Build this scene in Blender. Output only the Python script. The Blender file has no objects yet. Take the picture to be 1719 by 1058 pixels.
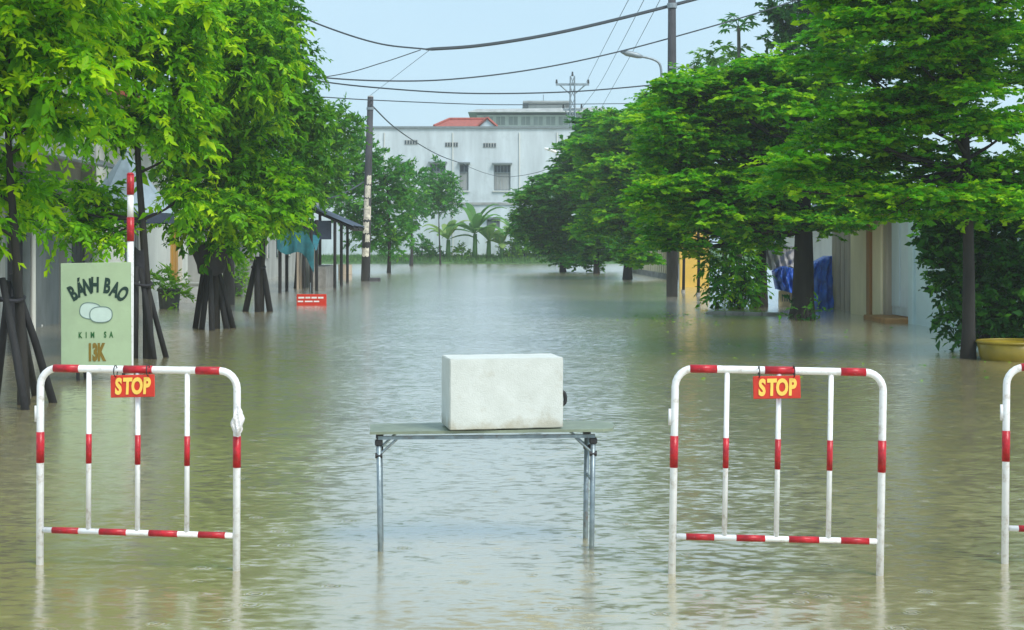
import bpy, math, random
import numpy as np
from mathutils import Vector, Matrix

# ------------------------------------------------------------------ camera, sky, sun, exposure
SC = bpy.context.scene
COL = SC.collection
F = 2600.0          # focal length in photo pixels (photo 1719 px wide)
CX, HY, H = 859.5, 400.0, 1.75   # centre column, horizon row, eye height over the water

cd = bpy.data.cameras.new('camera')
cam = bpy.data.objects.new('camera', cd); COL.objects.link(cam)
cam.location = (0, 0, H); cam.rotation_euler = (math.radians(90), 0, 0)
cd.sensor_width = 36.0; cd.lens = 36.0 * F / 1719.0
cd.shift_y = -(529.0 - HY) / 1719.0
cd.clip_start = 0.05; cd.clip_end = 3000
SC.camera = cam

SUN_EL, SUN_AZ = math.radians(52), math.radians(138)   # azimuth clockwise from +Y (behind the camera, a little right)
w = bpy.data.worlds.new('World'); SC.world = w; w.use_nodes = True
nt = w.node_tree; nt.nodes.clear()
wo = nt.nodes.new('ShaderNodeOutputWorld'); bg = nt.nodes.new('ShaderNodeBackground')
sky = nt.nodes.new('ShaderNodeTexSky'); sky.sky_type = 'NISHITA'; sky.sun_disc = False
sky.sun_elevation = SUN_EL; sky.sun_rotation = SUN_AZ
sky.air_density = 1.0; sky.dust_density = 2.0; sky.ozone_density = 1.5
mixs = nt.nodes.new('ShaderNodeMix'); mixs.data_type = 'RGBA'
mixs.inputs[0].default_value = 0.88                     # closed cloud deck over a little blue
cl_tc = nt.nodes.new('ShaderNodeTexCoord'); cl_no = nt.nodes.new('ShaderNodeTexNoise')
cl_no.inputs['Scale'].default_value = 2.2; cl_no.inputs['Detail'].default_value = 4
cl_ra = nt.nodes.new('ShaderNodeValToRGB')
cl_ra.color_ramp.elements[0].position = 0.35; cl_ra.color_ramp.elements[0].color = (0.44, 0.63, 0.76, 1)
cl_ra.color_ramp.elements[1].position = 0.70; cl_ra.color_ramp.elements[1].color = (0.57, 0.75, 0.86, 1)
cl_ml = nt.nodes.new('ShaderNodeVectorMath'); cl_ml.operation = 'SCALE'; cl_ml.inputs['Scale'].default_value = 5.85
nt.links.new(cl_tc.outputs['Generated'], cl_no.inputs['Vector'])
nt.links.new(cl_no.outputs['Fac'], cl_ra.inputs['Fac'])
nt.links.new(cl_ra.outputs['Color'], cl_ml.inputs[0])
nt.links.new(sky.outputs['Color'], mixs.inputs[6]); nt.links.new(cl_ml.outputs['Vector'], mixs.inputs[7])
nt.links.new(mixs.outputs[2], bg.inputs['Color']); bg.inputs['Strength'].default_value = 0.10
nt.links.new(bg.outputs['Background'], wo.inputs['Surface'])

sd = bpy.data.lights.new('sun', 'SUN'); sd.energy = 1.5; sd.angle = math.radians(25); sd.color = (1.0, 0.96, 0.9)
sun = bpy.data.objects.new('sun', sd); COL.objects.link(sun)
sdir = Vector((math.sin(SUN_AZ) * math.cos(SUN_EL), math.cos(SUN_AZ) * math.cos(SUN_EL), math.sin(SUN_EL)))
sun.rotation_euler = sdir.to_track_quat('Z', 'Y').to_euler(); sun.location = (0, -5, 30)

vs = SC.view_settings
vs.view_transform = 'Standard'; vs.look = 'None'; vs.exposure = 1.12; vs.gamma = 1.0; vs.use_curve_mapping = False
SC.render.engine = 'CYCLES'
SC.cycles.max_bounces = 8; SC.cycles.volume_bounces = 1; SC.cycles.transparent_max_bounces = 8
try:
    SC.cycles.use_denoising = True
except Exception:
    pass

WAVES = (0.08, 0.17, 0.52)   # wave slopes: swell, wavelets, chop
HAZE = 0.0008       # rain haze, per metre
rng = np.random.default_rng(7); random.seed(7)
R = math.radians
STREET = math.atan(0.042)                # the street runs a little left of the view axis

def P(px, py, Y):
    """the point at depth Y that the photo shows at (px, py)"""
    return Vector(((px - CX) * Y / F, Y, H - (py - HY) * Y / F))
def G(px, py):
    """the point of the water level that the photo shows at (px, py)"""
    return P(px, py, H * F / (py - HY))

# ------------------------------------------------------------------ materials
MATS = {}
def mat(name, col, rough=0.6, var=0.12, scale=6.0, bump=0.15, bscale=None, metal=0.0, spec=0.5, col2=None, detail=5, stretch=None):
    if name in MATS: return MATS[name]
    m = bpy.data.materials.new(name); m.use_nodes = True; MATS[name] = m
    t = m.node_tree; b = t.nodes['Principled BSDF']
    tc = t.nodes.new('ShaderNodeTexCoord'); n = t.nodes.new('ShaderNodeTexNoise')
    n.inputs['Scale'].default_value = scale; n.inputs['Detail'].default_value = detail; n.inputs['Roughness'].default_value = 0.6
    src = tc.outputs['Object']
    if stretch:
        mp = t.nodes.new('ShaderNodeMapping'); mp.inputs['Scale'].default_value = stretch
        t.links.new(src, mp.inputs['Vector']); src = mp.outputs['Vector']
    t.links.new(src, n.inputs['Vector'])
    r = t.nodes.new('ShaderNodeValToRGB')
    c1 = [max(0, c * (1 - var * 1.6)) for c in col]; c2 = col2 or [min(1, c * (1 + var)) for c in col]
    r.color_ramp.elements[0].position = 0.3; r.color_ramp.elements[0].color = (*c1, 1)
    r.color_ramp.elements[1].position = 0.7; r.color_ramp.elements[1].color = (*c2, 1)
    t.links.new(n.outputs['Fac'], r.inputs['Fac']); t.links.new(r.outputs['Color'], b.inputs['Base Color'])
    b.inputs['Roughness'].default_value = rough; b.inputs['Metallic'].default_value = metal
    b.inputs['Specular IOR Level'].default_value = spec
    if bump:
        n2 = t.nodes.new('ShaderNodeTexNoise'); n2.inputs['Scale'].default_value = bscale or scale * 5; n2.inputs['Detail'].default_value = 4
        t.links.new(src, n2.inputs['Vector'])
        bp = t.nodes.new('ShaderNodeBump'); bp.inputs['Strength'].default_value = bump; bp.inputs['Distance'].default_value = 0.02
        t.links.new(n2.outputs['Fac'], bp.inputs['Height']); t.links.new(bp.outputs['Normal'], b.inputs['Normal'])
    return m

def leaf_mat(name, dark, mid, light, trans=0.35, rough=0.45, old=None):
    m = bpy.data.materials.new(name); m.use_nodes = True; MATS[name] = m
    t = m.node_tree; b = t.nodes['Principled BSDF']; out = t.nodes['Material Output']
    a = t.nodes.new('ShaderNodeAttribute'); a.attribute_name = 'leaf_tone'
    r = t.nodes.new('ShaderNodeValToRGB'); e = r.color_ramp.elements
    e[0].position = 0.0; e[0].color = (*dark, 1); e[1].position = 1.0; e[1].color = (*light, 1)
    x = e.new(0.5); x.color = (*mid, 1)
    if old: x = e.new(0.97); x.color = (*light, 1); e[len(e) - 1].color = (*old, 1)
    t.links.new(a.outputs['Fac'], r.inputs['Fac']); t.links.new(r.outputs['Color'], b.inputs['Base Color'])
    b.inputs['Roughness'].default_value = rough; b.inputs['Specular IOR Level'].default_value = 0.22
    tr = t.nodes.new('ShaderNodeBsdfTranslucent'); mx = t.nodes.new('ShaderNodeMixShader'); mx.inputs[0].default_value = trans
    t.links.new(r.outputs['Color'], tr.inputs['Color'])
    t.links.new(b.outputs['BSDF'], mx.inputs[1]); t.links.new(tr.outputs['BSDF'], mx.inputs[2])
    t.links.new(mx.outputs['Shader'], out.inputs['Surface'])
    return m

LEAF_YOUNG = leaf_mat('leaf_young', (0.026, 0.150, 0.001), (0.185, 0.510, 0.001), (0.540, 0.760, 0.002), 0.48)
LEAF_LEFT = leaf_mat('leaf_left', (0.018, 0.110, 0.006), (0.070, 0.270, 0.006), (0.200, 0.430, 0.008), 0.40)
LEAF_RIGHT = leaf_mat('leaf_right', (0.026, 0.180, 0.003), (0.100, 0.420, 0.003), (0.380, 0.660, 0.003), 0.48)
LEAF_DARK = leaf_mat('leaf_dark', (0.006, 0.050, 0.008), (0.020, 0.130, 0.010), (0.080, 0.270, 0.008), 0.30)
LEAF_FAR = leaf_mat('leaf_far', (0.024, 0.150, 0.020), (0.070, 0.300, 0.026), (0.180, 0.430, 0.024), 0.42)
LEAF_FRESH = leaf_mat('leaf_fresh', (0.060, 0.200, 0.012), (0.140, 0.370, 0.016), (0.300, 0.520, 0.030), 0.42)

BARK = mat('bark', (0.022, 0.020, 0.017), 0.85, 0.35, 5, 0.6, 25, stretch=(1, 1, 0.25))
BARK_PALE = mat('bark_pale', (0.10, 0.10, 0.075), 0.85, 0.35, 5, 0.5, 25, stretch=(1, 1, 0.25))
STAKE = mat('stake_wood', (0.013, 0.013, 0.014), 0.8, 0.4, 7, 0.5, 30, stretch=(1, 1, 0.2))
def grime(m, col, scale, lo, hi, amt, detail=8):
    """splashes and worn spots of another colour over a material"""
    t = m.node_tree; b = t.nodes['Principled BSDF']; src = b.inputs['Base Color'].links[0].from_socket
    tc = t.nodes.new('ShaderNodeTexCoord'); n = t.nodes.new('ShaderNodeTexNoise'); n.inputs['Scale'].default_value = scale; n.inputs['Detail'].default_value = detail; n.inputs['Roughness'].default_value = 0.7
    r = t.nodes.new('ShaderNodeMapRange'); r.inputs[1].default_value = lo; r.inputs[2].default_value = hi; r.inputs[4].default_value = amt
    x = t.nodes.new('ShaderNodeMix'); x.data_type = 'RGBA'; x.inputs[7].default_value = (*col, 1)
    t.links.new(tc.outputs['Object'], n.inputs['Vector']); t.links.new(n.outputs['Fac'], r.inputs[0]); t.links.new(r.outputs[0], x.inputs[0])
    t.links.new(src, x.inputs[6]); t.links.new(x.outputs[2], b.inputs['Base Color'])
WHITE_PAINT = mat('white_paint', (0.84, 0.84, 0.84), 0.32, 0.06, 9, 0.04, 60)
RED_TAPE = mat('red_tape', (0.46, 0.008, 0.018), 0.35, 0.25, 30, 0.1, 120)
RED_PLATE = mat('red_plate', (0.62, 0.030, 0.010), 0.4, 0.12, 12, 0.03)
YELLOW_LETTER = mat('yellow_letter', (0.90, 0.58, 0.10), 0.45, 0.06, 20, 0.0)
FOAM = mat('foam', (0.58, 0.61, 0.57), 0.85, 0.05, 9, 0.18, 160, col2=(0.61, 0.64, 0.61))
FOAM_DIRTY = FOAM
TABLE_TOP = mat('table_top', (0.20, 0.24, 0.17), 0.45, 0.2, 5, 0.1)
STEEL = mat('steel', (0.24, 0.30, 0.33), 0.42, 0.25, 14, 0.1, metal=0.5)
BLACK_PLASTIC = mat('black_plastic', (0.015, 0.016, 0.018), 0.5, 0.2, 10, 0.05)
SIGN_GREEN = mat('sign_green', (0.36, 0.47, 0.29), 0.55, 0.05, 3, 0.03)
INK = mat('ink', (0.004, 0.030, 0.020), 0.6, 0.1, 10, 0)
INK_GREEN = mat('ink_green', (0.01, 0.11, 0.02), 0.6, 0.1, 10, 0)
INK_GOLD = mat('ink_gold', (0.20, 0.13, 0.008), 0.6, 0.1, 10, 0)
INK_GREY = mat('ink_grey', (0.13, 0.20, 0.19), 0.6, 0.1, 10, 0)
BUN = mat('bun_print', (0.50, 0.62, 0.56), 0.6, 0.04, 10, 0)
CONCRETE = mat('concrete', (0.30, 0.29, 0.27), 0.85, 0.25, 3, 0.3, 30)
CONCRETE_DARK = mat('concrete_dark', (0.060, 0.062, 0.070), 0.85, 0.3, 3, 0.3, 30, stretch=(1, 1, 0.3))
POSTER = mat('poster', (0.62, 0.58, 0.48), 0.8, 0.3, 9, 0.1)
WIRE = mat('wire', (0.035, 0.05, 0.065), 0.6, 0.1, 3, 0)
GALV = mat('galvanised', (0.28, 0.33, 0.36), 0.5, 0.15, 8, 0.05, metal=0.3)
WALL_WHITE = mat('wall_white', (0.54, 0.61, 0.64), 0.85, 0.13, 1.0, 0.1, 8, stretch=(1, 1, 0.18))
WALL_PALE = mat('wall_pale', (0.62, 0.64, 0.60), 0.85, 0.12, 0.8, 0.15, 9, stretch=(1, 1, 0.4))
WALL_GREY = mat('wall_grey', (0.36, 0.38, 0.37), 0.85, 0.2, 0.9, 0.15, 9, stretch=(1, 1, 0.4))
WALL_BLUE = mat('wall_blue', (0.50, 0.62, 0.64), 0.8, 0.08, 0.8, 0.1, 9)
WALL_CREAM = mat('wall_cream', (0.86, 0.75, 0.52), 0.8, 0.1, 1.2, 0.1, 9, stretch=(1, 1, 0.4))
WALL_YELLOW = mat('wall_yellow', (0.72, 0.46, 0.09), 0.8, 0.12, 1.2, 0.1, 9)
BROWN = mat('brown_paint', (0.40, 0.20, 0.07), 0.6, 0.2, 3, 0.1, stretch=(1, 1, 0.2))
TAUPE = mat('taupe_metal', (0.42, 0.35, 0.27), 0.5, 0.2, 3, 0.1, stretch=(1, 1, 0.2))
ORANGE_DOOR = mat('orange_door', (0.46, 0.24, 0.035), 0.5, 0.15, 3, 0.1, stretch=(1, 1, 0.2))
GLASS_DARK = mat('glass_dark', (0.05, 0.07, 0.085), 0.12, 0.2, 2, 0)
GLASS_BLUE = mat('glass_blue', (0.10, 0.22, 0.30), 0.12, 0.2, 2, 0)
FRAME_GREY = mat('frame_grey', (0.18, 0.22, 0.23), 0.6, 0.1, 4, 0.05)
SHUTTER = mat('shutter_metal', (0.22, 0.25, 0.26), 0.45, 0.25, 2.0, 0.08, 9, metal=0.3, stretch=(1, 1, 0.2))
ROOF_RED = mat('roof_red', (0.36, 0.085, 0.06), 0.75, 0.2, 4, 0.3)
ROOF_TIN = mat('roof_tin', (0.030, 0.045, 0.080), 0.45, 0.25, 2, 0.15, 12)
TARP_BLUE = mat('tarp_blue', (0.016, 0.12, 0.62), 0.42, 0.3, 4, 0.5, 9)
TARP_WHITE = mat('tarp_white', (0.58, 0.58, 0.60), 0.6, 0.15, 4, 0.4, 9)
TARP_TEAL = mat('tarp_teal', (0.010, 0.13, 0.16), 0.5, 0.25, 4, 0.4, 9)
CANVAS_GREY = mat('canvas_grey', (0.34, 0.42, 0.48), 0.7, 0.12, 3, 0.25, 14)
PLASTIC_YELLOW = mat('plastic_yellow', (0.24, 0.18, 0.008), 0.4, 0.2, 3, 0.1)
GRASS = mat('grass_ground', (0.07, 0.16, 0.05), 0.9, 0.4, 3, 0.5, 18)
GRASS_BLADE = leaf_mat('grass_blade', (0.06, 0.16, 0.05), (0.11, 0.26, 0.07), (0.20, 0.36, 0.10), 0.35)
ASPHALT = mat('asphalt', (0.05, 0.05, 0.05), 0.9, 0.3, 4, 0.4, 60)
PAVING = mat('paving', (0.30, 0.28, 0.24), 0.85, 0.2, 2, 0.3, 20)
POT = mat('pot_dark', (0.05, 0.06, 0.055), 0.7, 0.3, 6, 0.2)
BANANA = leaf_mat('banana_leaf', (0.08, 0.22, 0.05), (0.13, 0.32, 0.07), (0.28, 0.42, 0.12), 0.4)
TREE_SLEEVE = mat('dark_mesh_sleeve', (0.018, 0.018, 0.024), 0.8, 0.3, 6, 0.4, 30)
PLASTIC_FILM = mat('plastic_film', (0.74, 0.72, 0.72), 0.3, 0.15, 18, 0.6, 40)

grime(WHITE_PAINT, (0.34, 0.26, 0.16), 16, 0.54, 0.70, 0.65); grime(RED_TAPE, (0.16, 0.03, 0.03), 20, 0.55, 0.75, 0.7); grime(RED_TAPE, (0.55, 0.30, 0.28), 55, 0.62, 0.70, 0.6)
grime(RED_PLATE, (0.30, 0.05, 0.03), 12, 0.52, 0.72, 0.7); grime(SIGN_GREEN, (0.30, 0.36, 0.24), 2.5, 0.50, 0.75, 0.55); grime(SIGN_GREEN, (0.22, 0.22, 0.14), 18, 0.64, 0.74, 0.5)
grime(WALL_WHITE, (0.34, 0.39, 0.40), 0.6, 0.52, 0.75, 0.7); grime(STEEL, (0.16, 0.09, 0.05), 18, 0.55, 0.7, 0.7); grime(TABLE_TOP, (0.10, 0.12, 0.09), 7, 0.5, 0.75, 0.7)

# ------------------------------------------------------------------ mesh helpers
class MB:
    def __init__(s): s.v = []; s.f = []
    def add(s, vs_, fs):
        o = len(s.v); s.v += [tuple(p) for p in vs_]; s.f += [tuple(i + o for i in q) for q in fs]; return s
    def box(s, x0, x1, y0, y1, z0, z1, M=None):
        vv = [Vector(p) for p in ((x0,y0,z0),(x1,y0,z0),(x1,y1,z0),(x0,y1,z0),(x0,y0,z1),(x1,y0,z1),(x1,y1,z1),(x0,y1,z1))]
        if M is not None: vv = [M @ p for p in vv]
        return s.add(vv, ((0,3,2,1),(4,5,6,7),(0,1,5,4),(1,2,6,5),(2,3,7,6),(3,0,4,7)))
    def bbox(s, x0, x1, y0, y1, z0, z1, b=0.01, M=None):
        """box with chamfered vertical and top edges (convex, 24 verts)"""
        V_ = []; xs = (x0, x1); ys = (y0, y1); zs = (z0, z1)
        for ix in (0, 1):
            for iy in (0, 1):
                for iz in (0, 1):
                    dx = b if ix == 0 else -b; dy = b if iy == 0 else -b; dz = b if iz == 0 else -b
                    V_ += [(xs[ix], ys[iy] + dy, zs[iz] + dz), (xs[ix] + dx, ys[iy], zs[iz] + dz), (xs[ix] + dx, ys[iy] + dy, zs[iz])]
        import bmesh
        bm = bmesh.new()
        for p in V_: bm.verts.new(p if M is None else M @ Vector(p))
        bmesh.ops.convex_hull(bm, input=bm.verts)
        bmesh.ops.dissolve_limit(bm, angle_limit=0.01, verts=bm.verts, edges=bm.edges)
        bm.verts.index_update()
        vv = [v.co.copy() for v in bm.verts]; ff = [[v.index for v in f.verts] for f in bm.faces]; bm.free()
        return s.add(vv, ff)
    def tube(s, pts, rad, seg=8, cap=True):
        pts = [Vector(p) for p in pts]; n = len(pts)
        if not hasattr(rad, '__len__'): rad = [rad] * n
        o = len(s.v); up = None
        for i, p in enumerate(pts):
            t = (pts[min(i + 1, n - 1)] - pts[max(i - 1, 0)])
            if t.length < 1e-9: t = Vector((0, 0, 1))
            t.normalize()
            if up is None:
                a = Vector((1, 0, 0)) if abs(t.x) < 0.8 else Vector((0, 1, 0))
                up = (a - t * a.dot(t)).normalized()
            else:
                up = (up - t * up.dot(t))
                up = up.normalized() if up.length > 1e-6 else t.orthogonal().normalized()
            q = t.cross(up)
            for k in range(seg):
                an = 2 * math.pi * k / seg
                s.v.append(tuple(p + (up * math.cos(an) + q * math.sin(an)) * rad[i]))
        for i in range(n - 1):
            for k in range(seg):
                a = o + i * seg + k; b = o + i * seg + (k + 1) % seg
                s.f.append((a, b, b + seg, a + seg))
        if cap:
            s.f.append(tuple(o + k for k in reversed(range(seg)))); s.f.append(tuple(o + (n - 1) * seg + k for k in range(seg)))
        return s
    def bar(s, a, b, wx, wy=None):
        """square bar from a to b"""
        return s.tube([a, b], wx * 0.7071, 4)
    def lathe(s, prof, seg=20, c=(0, 0, 0)):
        o = len(s.v)
        for (r, z) in prof:
            for k in range(seg):
                an = 2 * math.pi * k / seg; s.v.append((c[0] + r * math.cos(an), c[1] + r * math.sin(an), c[2] + z))
        for i in range(len(prof) - 1):
            for k in range(seg):
                a = o + i * seg + k; b = o + i * seg + (k + 1) % seg; s.f.append((a, b, b + seg, a + seg))
        return s
    def poly(s, pts, thick, M):
        """extruded outline: pts (x,z) in the plane y=0, extruded to y=thick, put through M"""
        n = len(pts)
        vv = [M @ Vector((x, 0, z)) for x, z in pts] + [M @ Vector((x, thick, z)) for x, z in pts]
        ff = [tuple(range(n)), tuple(reversed(range(n, 2 * n)))] + [(i, i + n, (i + 1) % n + n, (i + 1) % n) for i in range(n)]
        return s.add(vv, ff)

def obj(name, mb, m, parent=None, loc=None, smooth=False):
    me = bpy.data.meshes.new(name)
    vv = mb.v
    if loc is not None:
        L = Vector(loc); vv = [tuple(Vector(p) - L) for p in vv]
    me.from_pydata(vv, [], mb.f); me.update()
    if m is not None: me.materials.append(m)
    if smooth:
        me.polygons.foreach_set('use_smooth', [True] * len(me.polygons))
    o = bpy.data.objects.new(name, me); COL.objects.link(o)
    if parent is not None: o.parent = parent
    if loc is not None: o.location = loc
    return o
def tag(o, label=None, cat=None, group=None, kind=None):
    if label: o['label'] = label
    if cat: o['category'] = cat
    if group: o['group'] = group
    if kind: o['kind'] = kind
    return o
def thing(name, label, cat, loc=(0, 0, 0), rz=0.0, group=None):
    o = bpy.data.objects.new(name, None); COL.objects.link(o)
    o.empty_display_size = 0.2; o.location = loc; o.rotation_euler = (0, 0, rz)
    return tag(o, label, cat, group)
def copy_tree(o, parent=None):
    c = o.copy(); COL.objects.link(c); c.parent = parent
    for ch in list(o.children): copy_tree(ch, c)
    return c
def smooth_path(pts, n=8):
    pts = [Vector(p) for p in pts]
    if len(pts) < 3: return pts
    q = [pts[0] * 2 - pts[1]] + pts + [pts[-1] * 2 - pts[-2]]; out = []
    for i in range(1, len(q) - 2):
        for k in range(n):
            t = k / n; a, b, c, d = q[i - 1], q[i], q[i + 1], q[i + 2]
            out.append(0.5 * ((2 * b) + (c - a) * t + (2 * a - 5 * b + 4 * c - d) * t * t + (3 * b - a - 3 * c + d) * t ** 3))
    out.append(pts[-1]); return out
def text_mesh(name, body, size, m, parent, M, bold=0.0, thick=0.002, sx=1.0, shear=0.0, spacing=1.0):
    """a line of lettering as a thin solid; M maps x right, y up, z towards the viewer"""
    c = bpy.data.curves.new(name, 'FONT'); c.body = body; c.size = size; c.align_x = 'CENTER'; c.align_y = 'CENTER'
    c.offset = bold; c.extrude = thick; c.shear = shear; c.space_character = spacing; c.resolution_u = 4
    t = bpy.data.objects.new(name + '_curve', c); COL.objects.link(t)
    dg = bpy.context.evaluated_depsgraph_get()
    me = bpy.data.meshes.new_from_object(t.evaluated_get(dg)); me.name = name
    bpy.data.objects.remove(t, do_unlink=True); bpy.data.curves.remove(c)
    me.transform(M @ Matrix.Diagonal((sx, 1, 1, 1))); me.materials.clear(); me.materials.append(m)
    o = bpy.data.objects.new(name, me); COL.objects.link(o); o.parent = parent
    return o

# ------------------------------------------------------------------ leaves and trees
def leaf_object(name, pos, d, nrm, L, W, tone, m, parent):
    """pos,d,nrm: (n,3) arrays; each leaf is a folded blade of two faces"""
    n = len(pos)
    d = d / np.maximum(np.linalg.norm(d, axis=1, keepdims=True), 1e-6)
    side = np.cross(d, nrm); side /= np.maximum(np.linalg.norm(side, axis=1, keepdims=True), 1e-6)
    nn = np.cross(side, d)
    L = L[:, None]; W = W[:, None]
    base = pos; tip = pos + d * L - nn * L * 0.12
    lf = pos + d * L * 0.45 + side * W * 0.5 + nn * W * 0.14
    rt = pos + d * L * 0.45 - side * W * 0.5 + nn * W * 0.14
    v = np.stack([base, lf, tip, rt], axis=1).reshape(-1, 3).astype(np.float32)
    i0 = np.arange(n, dtype=np.int32) * 4
    loops = np.stack([i0, i0 + 2, i0 + 1, i0, i0 + 3, i0 + 2], axis=1).reshape(-1)
    me = bpy.data.meshes.new(name)
    me.vertices.add(n * 4); me.vertices.foreach_set('co', v.reshape(-1))
    me.loops.add(n * 6); me.loops.foreach_set('vertex_index', loops)
    me.polygons.add(n * 2); me.polygons.foreach_set('loop_start', np.arange(n * 2, dtype=np.int32) * 3)
    me.update(calc_edges=True)
    a = me.attributes.new('leaf_tone', 'FLOAT', 'FACE'); a.data.foreach_set('value', np.repeat(np.clip(tone, 0, 1), 2).astype(np.float32))
    me.materials.append(m)
    o = bpy.data.objects.new(name, me); COL.objects.link(o)
    if parent is not None: o.parent = parent
    return o

def sprays(lobes, density, style, ls, lw, per=14, twig=0.45, tone=(0.45, 0.2), shell=0.35):
    """leaf arrays for ellipsoid lobes (c, r); density = sprays per cubic metre of lobe surface layer"""
    PP, DD, NN, LL, WW, TT = [], [], [], [], [], []
    for (c, r) in lobes:
        c = np.array(c); r = np.array(r)
        area = 4 * np.pi * ((r[0]*r[1])**1.6/3 + (r[0]*r[2])**1.6/3 + (r[1]*r[2])**1.6/3)**(1/1.6)
        n = max(4, int(area * density))
        u = rng.normal(size=(n, 3)); u /= np.linalg.norm(u, axis=1, keepdims=True)
        if style == 'flat': u[:, 2] = np.where(rng.random(n) < 0.7, np.abs(u[:, 2]), u[:, 2])
        rad = shell + (1 - shell) * np.sqrt(rng.random(n))
        # uneven outline
        rad *= 1 + 0.22 * np.sin(u[:, 0] * 5 + c[0] * 7) * np.cos(u[:, 2] * 6 + c[2] * 5)
        o = c + u * rad[:, None] * r
        if style == 'droop':
            dr = u * [1, 1, 0.5] + rng.normal(size=(n, 3)) * 0.45 + [0, 0, 0.05]
        elif style == 'flat':
            dr = u * [1, 1, 0.15] + rng.normal(size=(n, 3)) * [0.5, 0.5, 0.10]
        else:
            dr = u + rng.normal(size=(n, 3)) * 0.5 + [0, 0, 0.25]
        dr /= np.linalg.norm(dr, axis=1, keepdims=True)
        tl = twig * (0.6 + 0.8 * rng.random(n))
        st = np.clip(tone[0] + rng.normal(size=n) * tone[1], 0, 1)
        k = per
        t = (np.arange(k) + 0.5) / k
        t = t[None, :] + rng.normal(size=(n, k)) * 0.03
        pos = o[:, None, :] + dr[:, None, :] * (tl[:, None] * t)[:, :, None]
        sag = {'droop': 0.40, 'flat': 0.10, 'bush': 0.15}[style]
        pos[:, :, 2] -= sag * tl[:, None] * t ** 2
        sgn = np.where(np.arange(k) % 2 == 0, 1.0, -1.0)[None, :, None]
        hz = np.cross(dr, np.array([0, 0, 1.0])); hz /= np.maximum(np.linalg.norm(hz, axis=1, keepdims=True), 1e-6)
        tw = dr[:, None, :] * 0.7 + hz[:, None, :] * sgn * 0.75
        if style == 'droop':
            ld = tw + np.array([0, 0, -0.5]) + rng.normal(size=(n, k, 3)) * 0.32
            ln = np.cross(hz, dr)[:, None, :] + rng.normal(size=(n, k, 3)) * 0.45 + dr[:, None, :] * 0.6
        elif style == 'flat':
            ld = tw * [1, 1, 0.4] + rng.normal(size=(n, k, 3)) * [0.3, 0.3, 0.18]
            ln = np.array([0, 0, 0.8]) + rng.normal(size=(n, k, 3)) * 0.5 + u[:, None, :] * 0.4
        else:
            ld = tw + rng.normal(size=(n, k, 3)) * 0.45
            ln = np.array([0, 0, 0.7]) + rng.normal(size=(n, k, 3)) * 0.6 + u[:, None, :] * 0.5
        L = ls * np.exp(rng.normal(size=(n, k)) * 0.28 + rng.normal(size=(n, 1)) * 0.15); W = L * (lw / ls) * (0.75 + 0.5 * rng.random((n, k)))
        PP.append(pos.reshape(-1, 3)); DD.append(ld.reshape(-1, 3)); NN.append(np.broadcast_to(ln, (n, k, 3)).reshape(-1, 3))
        LL.append(L.reshape(-1)); WW.append(W.reshape(-1))
        TT.append((st[:, None] + 0.16 * (t - 0.4) + rng.normal(size=(n, k)) * 0.10).reshape(-1))
    return [np.concatenate(a) for a in (PP, DD, NN, LL, WW, TT)]

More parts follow.
